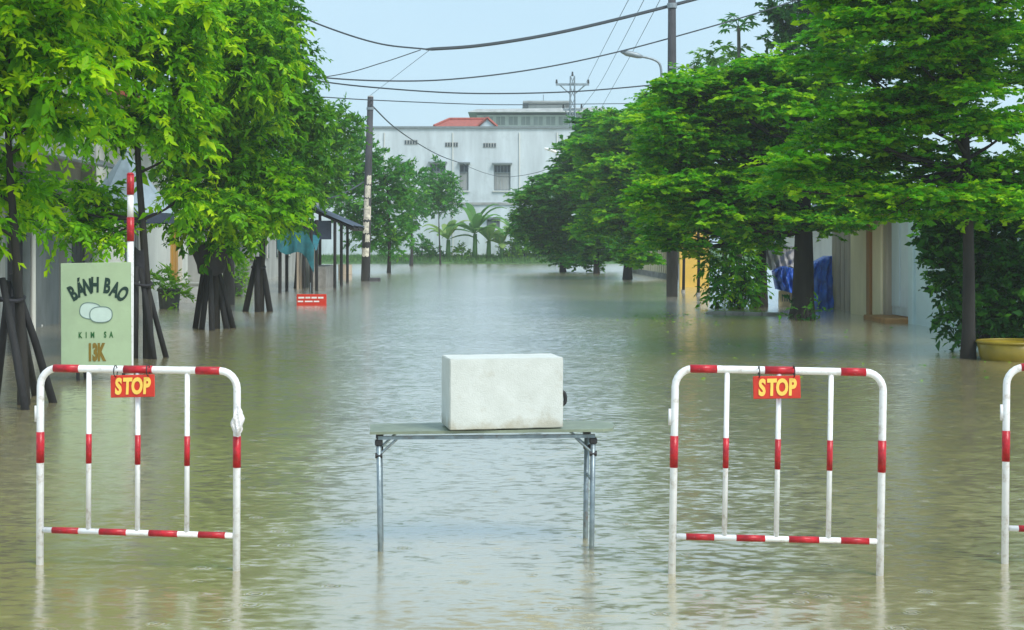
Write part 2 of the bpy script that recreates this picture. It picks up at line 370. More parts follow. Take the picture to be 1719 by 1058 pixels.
def tree(name, label, base, lobes_px, style, m, trunk_r=0.07, trunk_top=None, ls=0.12, lw=0.05, density=16, per=14,
         twig=0.45, tone=(0.45, 0.2), bark=BARK, group=None, lean=0.0, fork=0.35, depth=1.0, jitter=0.35, fill=0, clump=0, cr=0.42):
    """base: pixel of the trunk foot at the water line. lobes_px: (px, py, rx, ry[, dY]) read off the photo at the trunk's depth"""
    b = G(*base); Y = b.y
    root = thing(name, label, 'tree', (b.x, b.y, 0), 0, group)
    lobes = []; nl = len(lobes_px)
    lobes_px = list(lobes_px)
    for l in lobes_px[:nl]:
        for q in range(fill):
            sc_ = random.uniform(0.55, 0.9)
            lobes_px.append((l[0] + random.uniform(-.55, .55) * l[2], l[1] + random.uniform(-20, 20), l[2] * sc_, l[3] * sc_ * 1.25, random.uniform(-1, 1) * 1.1 * l[2] * Y / F))
    for l in lobes_px:
        dY = l[4] if len(l) > 4 else (random.random() - 0.5) * 2 * jitter * (l[2] * Y / F) * 2
        c = P(l[0], l[1], Y + dY) - Vector((b.x, b.y, 0))
        k = (Y + dY) / F
        lobes.append(((c.x, c.y, c.z), (l[2] * k, max(l[2] * k * depth, 0.25), l[3] * k)))
    topz = max(c[2] for c, r in lobes) * 0.92 if trunk_top is None else trunk_top
    mb = MB(); n = 9; pts = []; rr = []
    for i in range(n):
        t = i / (n - 1); z = -0.4 + (topz + 0.4) * t
        pts.append((lean * t * topz + 0.05 * math.sin(t * 5 + b.x) , 0.05 * math.sin(t * 4 + 1 + b.x), z)); rr.append(trunk_r * (1.15 - 0.9 * t) + (0.5 * trunk_r * max(0, 1 - z / 0.35) if z > 0 else 0.4 * trunk_r))
    mb.tube(pts, rr, 10)
    if True:
        for c, r in lobes[:nl]:
            hd = math.hypot(c[0], c[1])
            zs = min(max(c[2] - hd * 0.55 - 0.1, topz * fork), topz * 0.97)
            t = (zs + 0.4) / (topz + 0.4); i = t * (n - 1); i0 = min(int(i), n - 2); fr = i - i0
            s = Vector(pts[i0]).lerp(Vector(pts[i0 + 1]), fr)
            rb = (rr[i0] * (1 - fr) + rr[i0 + 1] * fr) * 0.55
            e = Vector(c)
            mid = s.lerp(e, 0.5) + Vector((0, 0, -0.10 * hd + 0.03))
            mb.tube(smooth_path([s, mid, e], 4), np.linspace(rb, max(0.006, rb * 0.25), 9), 6, cap=False)
            for q in range(3):
                uu = Vector((random.gauss(0, 1), random.gauss(0, 1), random.gauss(0, 0.5))).normalized()
                e2 = e + Vector((uu.x * r[0], uu.y * r[1], uu.z * r[2])) * 0.8
                s2 = s.lerp(e, 0.55 + 0.15 * q)
                mb.tube([s2 + (mid - s.lerp(e, .5)) * 0.4, s2.lerp(e2, 0.5) + Vector((0, 0, 0.04)), e2], [rb * 0.35, rb * 0.22, 0.004], 5, cap=False)
    obj('trunk', mb, bark, root, smooth=True)
    if clump:
        big = lobes; lobes = []
        for c, r in big:
            for q in range(clump):
                uu = np.random.default_rng(random.getrandbits(30)).normal(size=3); uu /= np.linalg.norm(uu); rr2 = random.uniform(0.35, 0.85)
                f_ = cr * random.uniform(0.7, 1.25); fz = min(0.9, f_ * (2.0 if style == 'flat' else 1.0))
                lobes.append(((c[0] + uu[0] * rr2 * r[0], c[1] + uu[1] * rr2 * r[1], c[2] + uu[2] * rr2 * r[2]), (r[0] * f_, r[1] * f_, r[2] * fz)))
    a = sprays(lobes, density, style, ls, lw, per, twig, tone)
    leaf_object('crown', *a, m, root)
    return root

def shrub(name, label, base, lobes_px, m, style='bush', ls=0.1, lw=0.05, density=20, per=12, twig=0.3, tone=(0.45, 0.2), group=None, cat='shrub', stems=5, bark=BARK):
    b = G(*base); Y = b.y
    root = thing(name, label, cat, (b.x, b.y, 0), 0, group)
    lobes = []
    for l in lobes_px:
        dY = l[4] if len(l) > 4 else 0.0
        c = P(l[0], l[1], Y + dY) - Vector((b.x, b.y, 0)); k = (Y + dY) / F
        lobes.append(((c.x, c.y, c.z), (l[2] * k, max(0.2, min(l[2], l[3]) * k), l[3] * k)))
    mb = MB()
    for i in range(stems):
        c, r = lobes[i % len(lobes)]
        x0 = random.uniform(-0.15, 0.15)
        e = Vector((c[0] + random.uniform(-.5, .5) * r[0], c[1], c[2] + 0.4 * r[2]))
        mb.tube([(x0, 0, -0.3), (x0 * 2 + e.x * 0.3, e.y * .3, e.z * 0.5), e], [0.035, 0.025, 0.008], 6)
    obj('stem', mb, bark, root, smooth=True)
    leaf_object('foliage', *sprays(lobes, density, style, ls, lw, per, twig, tone), m, root)
    return root

# ------------------------------------------------------------------ the setting: ground, flood water, grass bank
mb = MB().add([(-150, -60, -0.45), (150, -60, -0.45), (150, 300, -0.45), (-150, 300, -0.45)], [(0, 1, 2, 3)])
tag(obj('ground', mb, PAVING), kind='structure')

def water_mat():
    m = bpy.data.materials.new('flood_water'); m.use_nodes = True
    t = m.node_tree; b = t.nodes['Principled BSDF']; N = t.nodes.new; K = t.links.new
    tc = N('ShaderNodeTexCoord')
    def noise(scale, stretch, detail=3, rot=0.0, rough=0.5, dist=0.0):
        mp = N('ShaderNodeMapping'); mp.inputs['Scale'].default_value = stretch; mp.inputs['Rotation'].default_value = (0, 0, rot)
        n = N('ShaderNodeTexNoise'); n.inputs['Scale'].default_value = scale; n.inputs['Detail'].default_value = detail
        n.inputs['Roughness'].default_value = rough; n.inputs['Distortion'].default_value = dist
        K(tc.outputs['Object'], mp.inputs['Vector']); K(mp.outputs['Vector'], n.inputs['Vector']); return n.outputs['Fac']
    def math_(op, a, b_):
        n = N('ShaderNodeMath'); n.operation = op
        for i, x in enumerate((a, b_)):
            if isinstance(x, (int, float)): n.inputs[i].default_value = x
            else: K(x, n.inputs[i])
        return n.outputs[0]
    # silt: slow drifts of colour
    r = N('ShaderNodeValToRGB'); e = r.color_ramp.elements
    e[0].position = 0.32; e[0].color = (0.300, 0.235, 0.085, 1); e[1].position = 0.70; e[1].color = (0.400, 0.335, 0.155, 1)
    K(noise(0.35, (1, 0.6, 1), 4), r.inputs['Fac']); K(r.outputs['Color'], b.inputs['Base Color'])
    b.inputs['Roughness'].default_value = 0.6; b.inputs['Specular IOR Level'].default_value = 0.0
    # wave slopes: wavelets across the street, finer chop, all unfiltered so that far water keeps its glitter
    def slope(scale, stretch, amp, detail=2, rot=0.0, dist=0.0):
        mp = N('ShaderNodeMapping'); mp.inputs['Scale'].default_value = stretch; mp.inputs['Rotation'].default_value = (0, 0, rot)
        n = N('ShaderNodeTexNoise'); n.inputs['Scale'].default_value = scale; n.inputs['Detail'].default_value = detail
        n.inputs['Roughness'].default_value = 0.55; n.inputs['Distortion'].default_value = dist
        K(tc.outputs['Object'], mp.inputs['Vector']); K(mp.outputs['Vector'], n.inputs['Vector'])
        sb_ = N('ShaderNodeVectorMath'); sb_.operation = 'SUBTRACT'; sb_.inputs[1].default_value = (0.5, 0.5, 0.5); K(n.outputs['Color'], sb_.inputs[0])
        ml = N('ShaderNodeVectorMath'); ml.operation = 'MULTIPLY'; ml.inputs[1].default_value = (amp * 0.30, amp, 0.0); K(sb_.outputs[0], ml.inputs[0])
        return ml.outputs[0]
    def vadd(a, c):
        n = N('ShaderNodeVectorMath'); n.operation = 'ADD'
        for i_, x in enumerate((a, c)):
            if isinstance(x, tuple): n.inputs[i_].default_value = x
            else: K(x, n.inputs[i_])
        return n.outputs[0]
    sl = vadd(slope(1.1, (0.40, 1.0, 1), WAVES[0], 2, 0.12, 0.3), slope(4.2, (0.45, 1.0, 1), WAVES[1], 3, -0.10, 0.5))
    sl = vadd(sl, slope(19.0, (0.5, 1.0, 1), WAVES[2], 2, 0.2, 0.3))
    pa = N('ShaderNodeMapRange'); pa.inputs[1].default_value = 0.35; pa.inputs[2].default_value = 0.65; pa.inputs[3].default_value = 0.55; pa.inputs[4].default_value = 1.15
    K(noise(0.30, (1, 0.35, 1), 2), pa.inputs[0])
    sc_ = N('ShaderNodeVectorMath'); sc_.operation = 'SCALE'; K(sl, sc_.inputs[0]); K(pa.outputs[0], sc_.inputs['Scale'])
    nm = N('ShaderNodeVectorMath'); nm.operation = 'NORMALIZE'; K(vadd(sc_.outputs[0], (0.0, 0.0, 1.0)), nm.inputs[0])
    # rings from the rain
    vo = N('ShaderNodeTexVoronoi'); vo.inputs['Scale'].default_value = 3.6; vo.inputs['Randomness'].default_value = 1.0
    K(tc.outputs['Object'], vo.inputs['Vector'])
    sn = math_('SINE', math_('MULTIPLY', vo.outputs['Distance'], 75.0), 0.0)
    fall = math_('MAXIMUM', math_('SUBTRACT', 1.0, math_('MULTIPLY', vo.outputs['Distance'], 4.2)), 0.0)
    bp = N('ShaderNodeBump'); bp.inputs['Distance'].default_value = 0.004; bp.inputs['Strength'].default_value = 0.5
    K(math_('MULTIPLY', sn, fall), bp.inputs['Height']); K(nm.outputs[0], bp.inputs['Normal'])
    # silty body under a strongly reflecting skin: reflectance by the angle of view, as on any water
    gl = N('ShaderNodeBsdfGlossy'); gl.inputs['Roughness'].default_value = 0.20; gl.inputs['Color'].default_value = (0.97, 0.98, 1.0, 1)
    K(bp.outputs['Normal'], gl.inputs['Normal'])
    lw_ = N('ShaderNodeLayerWeight'); lw_.inputs['Blend'].default_value = 0.5; K(bp.outputs['Normal'], lw_.inputs['Normal'])
    fr = N('ShaderNodeValToRGB'); fe = fr.color_ramp.elements
    fe[0].position = 0.0; fe[0].color = (0.03,) * 3 + (1,); fe[1].position = 1.0; fe[1].color = (0.94,) * 3 + (1,)
    for p_, c_ in ((0.5, 0.18), (0.72, 0.50), (0.84, 0.68), (0.93, 0.84)):
        x_ = fe.new(p_); x_.color = (c_, c_, c_, 1)
    mx = N('ShaderNodeMixShader'); K(lw_.outputs['Facing'], fr.inputs['Fac']); K(fr.outputs['Color'], mx.inputs[0])
    K(b.outputs['BSDF'], mx.inputs[1]); K(gl.outputs['BSDF'], mx.inputs[2]); K(mx.outputs['Shader'], t.nodes['Material Output'].inputs['Surface'])
    return m
WATER = water_mat()
mb = MB().add([(-70, -20, 0), (70, -20, 0), (70, 109, 0), (-70, 109, 0)], [(0, 1, 2, 3)])
tag(obj('flood_water', mb, WATER), kind='structure')

# grass bank at the end of the street
mb = MB(); nx = 120
prof = [(105.6, -0.2), (106.3, 0.06), (107.6, 0.28), (109.5, 0.36), (135, 0.40), (290, 0.40)]
for i in range(nx + 1):
    x = -70 + 140 * i / nx
    for (y, z) in prof:
        mb.v.append((x, y + 0.25 * math.sin(x * 1.7) * (y < 108), z + (0.05 * math.sin(x * 2.3 + y) if z > 0 else 0)))
k = len(prof)
for i in range(nx):
    for j in range(k - 1):
        a = i * k + j; mb.f.append((a, a + k, a + k + 1, a + 1))
tag(obj('grass_bank', mb, GRASS, smooth=True), kind='structure')
n = 9000
gx = rng.uniform(-16, 14, n); gy = rng.uniform(106.2, 110.5, n)
pos = np.stack([gx, gy, 0.05 + np.clip((gy - 106.2) * 0.17, 0, 0.27)], 1)
d = np.stack([rng.normal(size=n) * 0.35, rng.normal(size=n) * 0.35, np.ones(n)], 1)
g = leaf_object('bank_grass', pos, d, rng.normal(size=(n, 3)) * [1, 1, 0.1] + [0, -1, 0], rng.uniform(0.15, 0.42, n), np.full(n, 0.05), rng.normal(0.5, 0.25, n), GRASS_BLADE, None)
tag(g, 'long green grass on the bank below the white building', 'grass', kind='stuff')

# ------------------------------------------------------------------ the white building at the end of the street
YB = 113.0
def far_building():
    b0 = P(770, 400, YB); bx = b0.x
    root = thing('white_building', 'wide white two storey building closing the end of the street', 'building', (bx, YB, 0.3))
    def X(px): return (px - CX) * YB / F - bx
    def Z(py): return H - (py - HY) * YB / F - 0.3
    zt = Z(216)
    # front wall: strips between the openings, so that the openings are real recesses
    ops = [(664, 688, 275, 318), (722, 748, 275, 318), (771.5, 786.5, 276, 320), (829, 857, 277, 320), (817, 839, 368, 384)]
    xs = sorted({500.0, 1075.0} | {o[0] for o in ops} | {o[1] for o in ops}); ys = sorted({216.0, 470.0} | {o[2] for o in ops} | {o[3] for o in ops})
    w = MB()
    for i in range(len(xs) - 1):
        for j in range(len(ys) - 1):
            cx_, cy_ = (xs[i] + xs[i + 1]) / 2, (ys[j] + ys[j + 1]) / 2
            if any(o[0] < cx_ < o[1] and o[2] < cy_ < o[3] for o in ops): continue
            w.box(X(xs[i]), X(xs[i + 1]), 0, 0.25, Z(ys[j + 1]), Z(ys[j]))
    w.box(X(500), X(1075), 0.25, 9, Z(470), zt - 0.3)
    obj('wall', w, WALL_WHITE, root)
    obj('parapet_coping', MB().box(X(499), X(1076), -0.12, 0.5, zt + 0.002, zt + 0.16), FRAME_GREY, root)
    obj('floor_band', MB().box(X(500.5), X(1074), -0.10, -0.002, Z(344), Z(340)), WALL_GREY, root)
    obj('base_course', MB().box(X(500.5), X(1074), -0.06, -0.002, Z(470), Z(428)), WALL_PALE, root)
    for px in (645, 760, 872, 935):
        obj('downpipe', MB().tube([(X(px), -0.05, 0.0), (X(px), -0.05, zt - 0.3)], 0.045, 6), WALL_PALE, root)
    for (x0, x1, y0, y1) in ops:
        win = obj('window', MB().box(X(x0), X(x1), 0.20, 0.235, Z(y1), Z(y0)), GLASS_DARK, root)
        fr = MB(); t = 0.06; a, b_, c, d_ = X(x0), X(x1), Z(y1), Z(y0)
        fr.box(a + .002, a + t, 0.12, 0.195, c, d_); fr.box(b_ - t, b_ - .002, 0.12, 0.195, c, d_)
        fr.box(a + t, b_ - t, 0.12, 0.195, d_ - t, d_); fr.box(a + t, b_ - t, 0.12, 0.195, c, c + t)
        tr = c + (d_ - c) * 0.70
        fr.box(a + t, b_ - t, 0.13, 0.195, tr - 0.04, tr + 0.04)
        obj('window_frame', fr, FRAME_GREY, win)
        nb = max(2, int((b_ - a) / 0.22))
        for q in range(1, nb):
            x = a + (b_ - a) * q / nb
            obj('grille_bar', MB().tube([(x, 0.09, c + 0.002), (x, 0.09, d_ - 0.002)], 0.014, 5), GALV, win)
        obj('curtain', MB().add([(a + (b_ - a) * i / 16, 0.198 - 0.004 * (i % 2), z) for z in (c + 0.05, tr) for i in range(17)], [(i, i + 1, i + 18, i + 17) for i in range(16)]), WALL_GREY, win)
        obj('window_hood', MB().box(a - 0.12, b_ + 0.12, -0.32, -0.002, d_ + 0.03, d_ + 0.14), FRAME_GREY, root)
        obj('window_sill', MB().box(a - 0.08, b_ + 0.08, -0.12, -0.002, c - 0.10, c - 0.02), WALL_PALE, root)
    for (px, py) in ((690, 239), (758, 243), (822, 244)):
        v = obj('vent', MB().box(X(px - 11), X(px + 11), -0.03, -0.002, Z(py + 4), Z(py - 4)), WALL_GREY, root)
        for q in range(5):
            xx = X(px - 9 + 4.5 * q)
            obj('louvre', MB().box(xx - 0.05, xx + 0.05, -0.06, -0.032, Z(py + 3), Z(py - 3)), GLASS_DARK, v)
far_building()

# house with the red roof, behind
def red_roof_house():
    Y = 128.0; c = P(785, 400, Y)
    root = thing('red_roofed_house', 'house with red tiled hip roof showing above the white building', 'house', (c.x, Y, 0.3))
    X = lambda px: (px - CX) * Y / F - c.x
    Z = lambda py: H - (py - HY) * Y / F - 0.3
    obj('wall', MB().box(X(740), X(826), 0, 6, 0, Z(214)), WALL_PALE, root)
    zr, ze = Z(196), Z(213)
    e = [(X(729), -0.6, ze), (X(834), -0.6, ze), (X(834), 6.6, ze), (X(729), 6.6, ze)]; r0, r1 = (X(752), 3, zr), (X(818), 3, zr)
    rf = MB().add(e + [r0, r1], [(0, 1, 5, 4), (2, 3, 4, 5), (3, 0, 4), (1, 2, 5), (3, 2, 1, 0)])
    roof = obj('roof', rf, ROOF_RED, root)
    obj('ridge', MB().tube([Vector(r0) + Vector((0, 0, .05)), Vector(r1) + Vector((0, 0, .05))], 0.12, 6), ROOF_RED, roof)
    for i, j in ((0, 4), (1, 5)):
        p = ([*e, r0, r1])
        obj('hip_tile_row', MB().tube([Vector(p[i]) + Vector((0, -.02, .05)), Vector(p[j]) + Vector((0, 0, .05))], 0.10, 6), ROOF_RED, roof)
    obj('gable_wall', MB().add([(X(803), -0.75, Z(214)), (X(832), -0.75, Z(214)), (X(818), -0.75, Z(201)), (X(803), 0.5, Z(214)), (X(832), 0.5, Z(214)), (X(818), 0.5, Z(201))],
                               [(0, 1, 2), (3, 5, 4), (0, 2, 5, 3), (1, 4, 5, 2)]), WALL_WHITE, root)
    for a, b_ in (((801, 214), (818, 199)), ((835, 214), (818, 199))):
        obj('barge_board', MB().bar((X(a[0]), -0.85, Z(a[1])), (X(b_[0]), -0.85, Z(b_[1])), 0.16), ROOF_RED, root)
red_roof_house()

def back_block():
    Y = 185.0; c = P(880, 400, Y)
    root = thing('grey_office_block', 'distant pale grey flat roofed block behind the red roof', 'building', (c.x, Y, 0.3))
    X = lambda px: (px - CX) * Y / F - c.x
    Z = lambda py: H - (py - HY) * Y / F - 0.3
    obj('wall', MB().box(X(800), X(1010), 0, 14, 0, Z(193)), WALL_PALE, root)
    obj('eave_slab', MB().add([(X(786), -1.5, Z(190)), (X(1020), -1.5, Z(190)), (X(1020), 15, Z(190)), (X(786), 15, Z(190)), (X(800), -0.5, Z(184)), (X(1015), -0.5, Z(181)), (X(1015), 14, Z(181)), (X(800), 14, Z(184))],
        [(0, 3, 2, 1), (4, 5, 6, 7), (0, 1, 5, 4), (1, 2, 6, 5), (2, 3, 7, 6), (3, 0, 4, 7)]), WALL_GREY, root)
    obj('roof_house', MB().box(X(888), X(950), 2, 10, Z(181.5), Z(171)), WALL_PALE, root)
    obj('roof_house_slab', MB().box(X(878), X(960), 1, 11, Z(171) + 0.002, Z(168)), WALL_GREY, root)
    obj('lightning_rod', MB().tube([(X(913), 3, Z(168)), (X(913), 3, Z(155))], 0.06, 5), GALV, root)
    for i in range(9):
        px = 812 + i * 21
        w = obj('window', MB().box(X(px), X(px + 15), -0.05, -0.002, Z(210), Z(196)), WALL_GREY, root)
        obj('window_frame', MB().box(X(px + 7), X(px + 8), -0.10, -0.052, Z(210), Z(196)), WALL_PALE, w)
back_block()

# ------------------------------------------------------------------ poles, lamps and wires
def lattice_pole():
    Y = 140.0; c = P(961, 400, Y)
    root = thing('transmission_pole', 'lattice pole with two crossarms behind the right hand trees', 'pole', (c.x, Y, 0.3))
    Z = lambda py: H - (py - HY) * Y / F - 0.3
    k = Y / F; zt = Z(128)
    legs = []
    for sx in (-1, 1):
        for sy in (-1, 1):
            a, b_ = Vector((sx * .42, sy * .42, 0)), Vector((sx * .18, sy * .18, zt)); legs.append((a, b_))
            obj('leg', MB().bar(a, b_, 0.09), GALV, root)
    for i in range(16):
        t0, t1 = i / 16, (i + 1) / 16
        a = legs[0][0].lerp(legs[0][1], t0); b_ = legs[2][0].lerp(legs[2][1], t1)
        a2 = legs[2][0].lerp(legs[2][1], t0); b2 = legs[0][0].lerp(legs[0][1], t1)
        obj('lacing_bar', MB().bar(a, b_, 0.05), GALV, root); obj('lacing_bar', MB().bar(a2, b2, 0.05), GALV, root)
    for py, hw in ((142, 28), (184, 16)):
        arm = obj('crossarm', MB().box(-hw * k, hw * k, -0.08, 0.08, Z(py) - 0.1, Z(py) + 0.1), GALV, root)
        for s in (-1, 1):
            obj('arm_brace', MB().bar((s * hw * k * 0.8, 0, Z(py)), (s * 0.2, 0, Z(py + 16)), 0.08), GALV, root)
            obj('insulator', MB().tube([(s * hw * k * .95, 0, Z(py) + 0.1), (s * hw * k * .95, 0, Z(py) + 0.45)], [0.11, 0.07], 8), BLACK_PLASTIC, arm)
    obj('insulator', MB().tube([(0, 0, zt), (0, 0, zt + 0.4)], [0.11, 0.07], 8), BLACK_PLASTIC, root)
lattice_pole()

# left pole: concrete, papers pasted on the lower half
b = G(613, 472)
root = thing('utility_pole', 'dark utility pole pasted with torn pale papers left of the road', 'pole', (b.x, b.y, 0))
zt = P(622, 163, b.y).z; lean = (622 - 613) * b.y / F
obj('shaft', MB().tube([(0, 0, -0.4), (lean * 0.5, 0, zt * 0.5), (lean, 0, zt)], [0.19, 0.155, 0.12], 14), CONCRETE_DARK, root, smooth=True)
for (z, h_, a, w_) in ((1.0, .35, -1.6, 1.6), (1.6, .3, -1.2, 1.1), (1.95, .45, -1.7, 1.5), (2.5, .55, -1.4, 1.9), (3.05, .3, -1.8, 1.2), (3.4, .5, -1.5, 1.5), (3.95, .35, -1.2, 1.2)):
    rad = 0.19 - 0.07 * (z + h_ / 2 + .2) / zt
    v = []; n = 6
    for zz in (z, z + h_):
        for i in range(n + 1):
            an = a + (i / n - .5) * w_; rr_ = 0.19 - 0.07 * zz / zt + 0.012
            v.append((lean * zz / zt + rr_ * math.cos(an), rr_ * math.sin(an), zz + 0.03 * math.sin(i * 2.3 + z * 7)))
    obj('poster', MB().add(v, [(i, i + 1, i + n + 2, i + n + 1) for i in range(n)]), POSTER, root)
obj('pole_cap', MB().tube([(lean, 0, zt), (lean, 0, zt + 0.05)], [0.125, 0.09], 12), CONCRETE, root)
obj('clamp', MB().tube([(lean * .93, 0, zt * .93), (lean * .93, 0, zt * .93 + .1)], 0.15, 12), GALV, root)
obj('foot_block', MB().bbox(0.16, 0.62, -0.15, 0.15, -0.3, 0.14, 0.03), CONCRETE_DARK, root)
# right pole with the street lamp
b = G(1128, 498)
root = thing('lamp_pole', 'tall dark pole with arched street lamp rising through the right hand trees', 'pole', (b.x, b.y, 0))
zt = P(1128, -45, b.y).z; kk = b.y / F
obj('shaft', MB().tube([(0, 0, -0.4), (0, 0, zt * 0.5), (0, 0, zt)], [0.17, 0.145, 0.11], 14), CONCRETE_DARK, root, smooth=True)
zl = lambda py: H - (py - HY) * kk
arm = obj('lamp_arm', MB().tube(smooth_path([(-18 * kk, 0, zl(150)), (-18 * kk, 0, zl(120)), (-22 * kk, 0, zl(106)), (-34 * kk, 0, zl(99)), (-52 * kk, 0, zl(95))], 5), 0.035, 8), GALV, root, smooth=True)
obj('lamp_head', MB().tube([(-50 * kk, 0, zl(95.5)), (-58 * kk, 0, zl(93.5)), (-76 * kk, 0, zl(89.5)), (-86 * kk, 0, zl(86.5))], [0.05, 0.085, 0.09, 0.04], 10), GALV, arm, smooth=True)
obj('bracket', MB().box(-19.5 * kk, -0.1, -0.04, 0.04, zl(148), zl(145)), GALV, root)
obj('bracket', MB().box(-19.5 * kk, -0.1, -0.04, 0.04, zl(134), zl(132)), GALV, root)
obj('control_box', MB().bbox(-23 * kk, -14 * kk, -0.09, 0.09, zl(152), zl(147.7), 0.01), FRAME_GREY, root)
obj('crossbar', MB().box(-0.1, 0.62, -0.20, -0.14, zl(116), zl(113)), GALV, root)
obj('clamp', MB().tube([(0, 0, zl(14)), (0, 0, zl(6))], 0.15, 12), GALV, root)
RPOLE = Vector((b.x, b.y, 0))
# pole hidden in the left hand trees
b = G(384, 512)
root = thing('concrete_pole', 'grey pole half hidden inside the bright left hand trees', 'pole', (b.x, b.y, 0))
zt = P(384, -60, b.y).z
obj('shaft', MB().tube([(0, 0, -0.4), (0, 0, zt)], [0.16, 0.11], 12), CONCRETE_DARK, root, smooth=True)
obj('crossarm', MB().box(-0.5, 0.5, -0.16, -0.11, zt - 1.0, zt - 0.9), GALV, root)
LP = b.y
# far small lamp over the right trees
b = G(948, 456)
root = thing('small_street_lamp', 'small white lamp head on a thin arm before the white building', 'lamp', (b.x, 96, 0))
k9 = 96 / F; x9 = lambda px: (px - CX) * k9 - b.x; z9 = lambda py: H - (py - HY) * k9
obj('post', MB().tube([(0, 0, -0.3), (0, 0, z9(268)), (x9(944), 0, z9(262)), (x9(934), 0, z9(256))], [0.06, 0.045, 0.04, 0.035], 8), GALV, root)
obj('lamp_head', MB().tube([(x9(936), 0, z9(256.5)), (x9(926), 0, z9(252)), (x9(914), 0, z9(249))], [0.06, 0.11, 0.05], 8), WHITE_PAINT, root)

def wire(label, pts, r, sub=8, cat='cable'):
    w3 = [P(*p) for p in pts]
    mb_ = MB().tube(smooth_path(w3, sub), r, 5)
    return tag(obj('overhead_cable', mb_, WIRE, loc=w3[0]), label, cat, 'overhead cables')
wire('thick black bundled cable sagging across the street from the tall right pole', [(1300, -46, 47.5), (1240, -22, 47.2), (1128, 9, 46.6), (1000, 41, 46), (900, 62, 45.4), (800, 77, 44.8), (715, 83, 44.2)], [*([0.052] * 48), 0.03])
wire('thin upper cable from the bundle up into the left trees', [(718, 83, 44.2), (640, 74, 43.4), (560, 50, 42.6), (490, 20, 41.8), (386, -38, 41)], 0.024)
wire('branch wire dropping left from the thick bundle', [(706, 84, 44.2), (640, 106, 43.4), (560, 127, 42), (384, 150, 41)], 0.014)
wire('faint wire slanting down left from the thick bundle', [(722, 83.5, 44.2), (690, 108, 50), (655, 135, 56), (622, 160, 62.9)], 0.008)
wire('second sagging cable crossing just above the street lamp', [(1420, -30, 47.5), (1290, 16, 47.2), (1129, 63, 46.8), (1000, 96, 46), (880, 119, 45.2), (760, 133, 44.2), (660, 136, 43), (540, 130, 42), (384, 108, 41.2)], 0.022)
wire('third cable running level below the second one', [(1113, 141, 46.6), (1040, 148, 46.2), (960, 154, 45.6), (860, 157, 44.8), (760, 156, 44), (640, 148, 43), (540, 137, 42), (384, 112, 41.2)], 0.021)
wire('thin far cable just above the red roof', [(1060, 174, 85), (960, 175, 80), (850, 176, 75), (760, 174, 70), (622, 168, 63), (540, 163, 60)], 0.022)
wire('service wire slanting from the papered pole to the white building', [(623, 176, 63), (660, 212, 76), (700, 240, 90), (740, 262, 102), (779, 276, 112.7)], 0.032)
wire('drooping service wire in front of the white building windows', [(779, 277, 112.7), (815, 291, 110), (850, 297, 107), (900, 290, 101), (948, 272, 96.2)], 0.018)
wire('low slanting wire from the papered pole into the left trees', [(610, 306, 63), (590, 318, 60), (560, 331, 56), (520, 336, 52)], 0.03)
wire('leftmost of three thin lines climbing to the pole with crossarms', [(1092, -70, 62), (1055, 0, 78), (1010, 87, 110), (984, 139, 140)], 0.018)
wire('middle of three thin lines climbing to the pole with crossarms', [(1116, -70, 62), (1081, 0, 78), (1036, 87, 110), (1006, 142, 132), (977, 181, 140)], 0.018)
wire('rightmost of three thin lines climbing to the pole with crossarms', [(1144, -70, 62), (1108, 0, 78), (1062, 87, 110), (1030, 144, 132), (996, 205, 150)], 0.018)

# ------------------------------------------------------------------ houses and stalls on the left
def street_root(name, label, cat, v, u, group=None):
    """a thing on the frontage: local y runs along the street, local x away to the right"""
    return thing(name, label, cat, (v - 0.042 * u, u, 0), STREET, group)
# house 1: grey shopfront with folding metal shutters
h1 = street_root('grey_shophouse', 'grey shophouse with folding metal shutters behind the nearest left tree', 'house', -7.9, 30.0)
w = MB(); w.box(-9, -0.25, -9, 4.9, -0.4, 7.5); w.box(-0.25, 0, -9, -6.5, -0.4, 7.5); w.box(-0.25, 0, -6.5, 4.9, 3.3, 7.5)
w.box(-0.25, 0, 2.2, 2.6, -0.4, 3.3); w.box(-0.25, 0, -2.6, -2.3, -0.4, 3.3); w.box(-0.25, 0, 4.5, 4.9, -0.4, 3.3)
obj('wall', w, WALL_GREY, h1)
for k in range(13):
    y = -2.25 + k * 0.34
    if y > 2.0: break
    obj('shutter_or_shade_panel', MB().add([(-0.2, y, -0.3), (-0.12, y + 0.17, -0.3), (-0.2, y + 0.335, -0.3), (-0.2, y, 3.0), (-0.12, y + 0.17, 3.0), (-0.2, y + 0.335, 3.0)],
        [(0, 1, 4, 3), (1, 2, 5, 4)]), TREE_SLEEVE if k in (2, 3, 4) else SHUTTER, h1)  # three dark panels are painted as the shaded opening between the shutters
for k in range(5):
    y = 2.63 + k * 0.37
    obj('door_or_shade_panel', MB().box(-0.22, -0.16, y, y + 0.35, -0.3, 2.9), BLACK_PLASTIC if k > 0 else WALL_PALE, h1)  # black panels past the first paint in the dark of the open shop
obj('shop_canopy', MB().add([(0.0, -6.5, 3.5), (1.1, -6.5, 3.15), (1.1, 4.9, 3.15), (0.0, 4.9, 3.5), (0.0, -6.5, 3.55), (1.1, -6.5, 3.2), (1.1, 4.9, 3.2), (0.0, 4.9, 3.55)],
    [(0, 3, 2, 1), (4, 5, 6, 7), (0, 1, 5, 4), (1, 2, 6, 5), (2, 3, 7, 6), (3, 0, 4, 7)]), SHUTTER, h1)
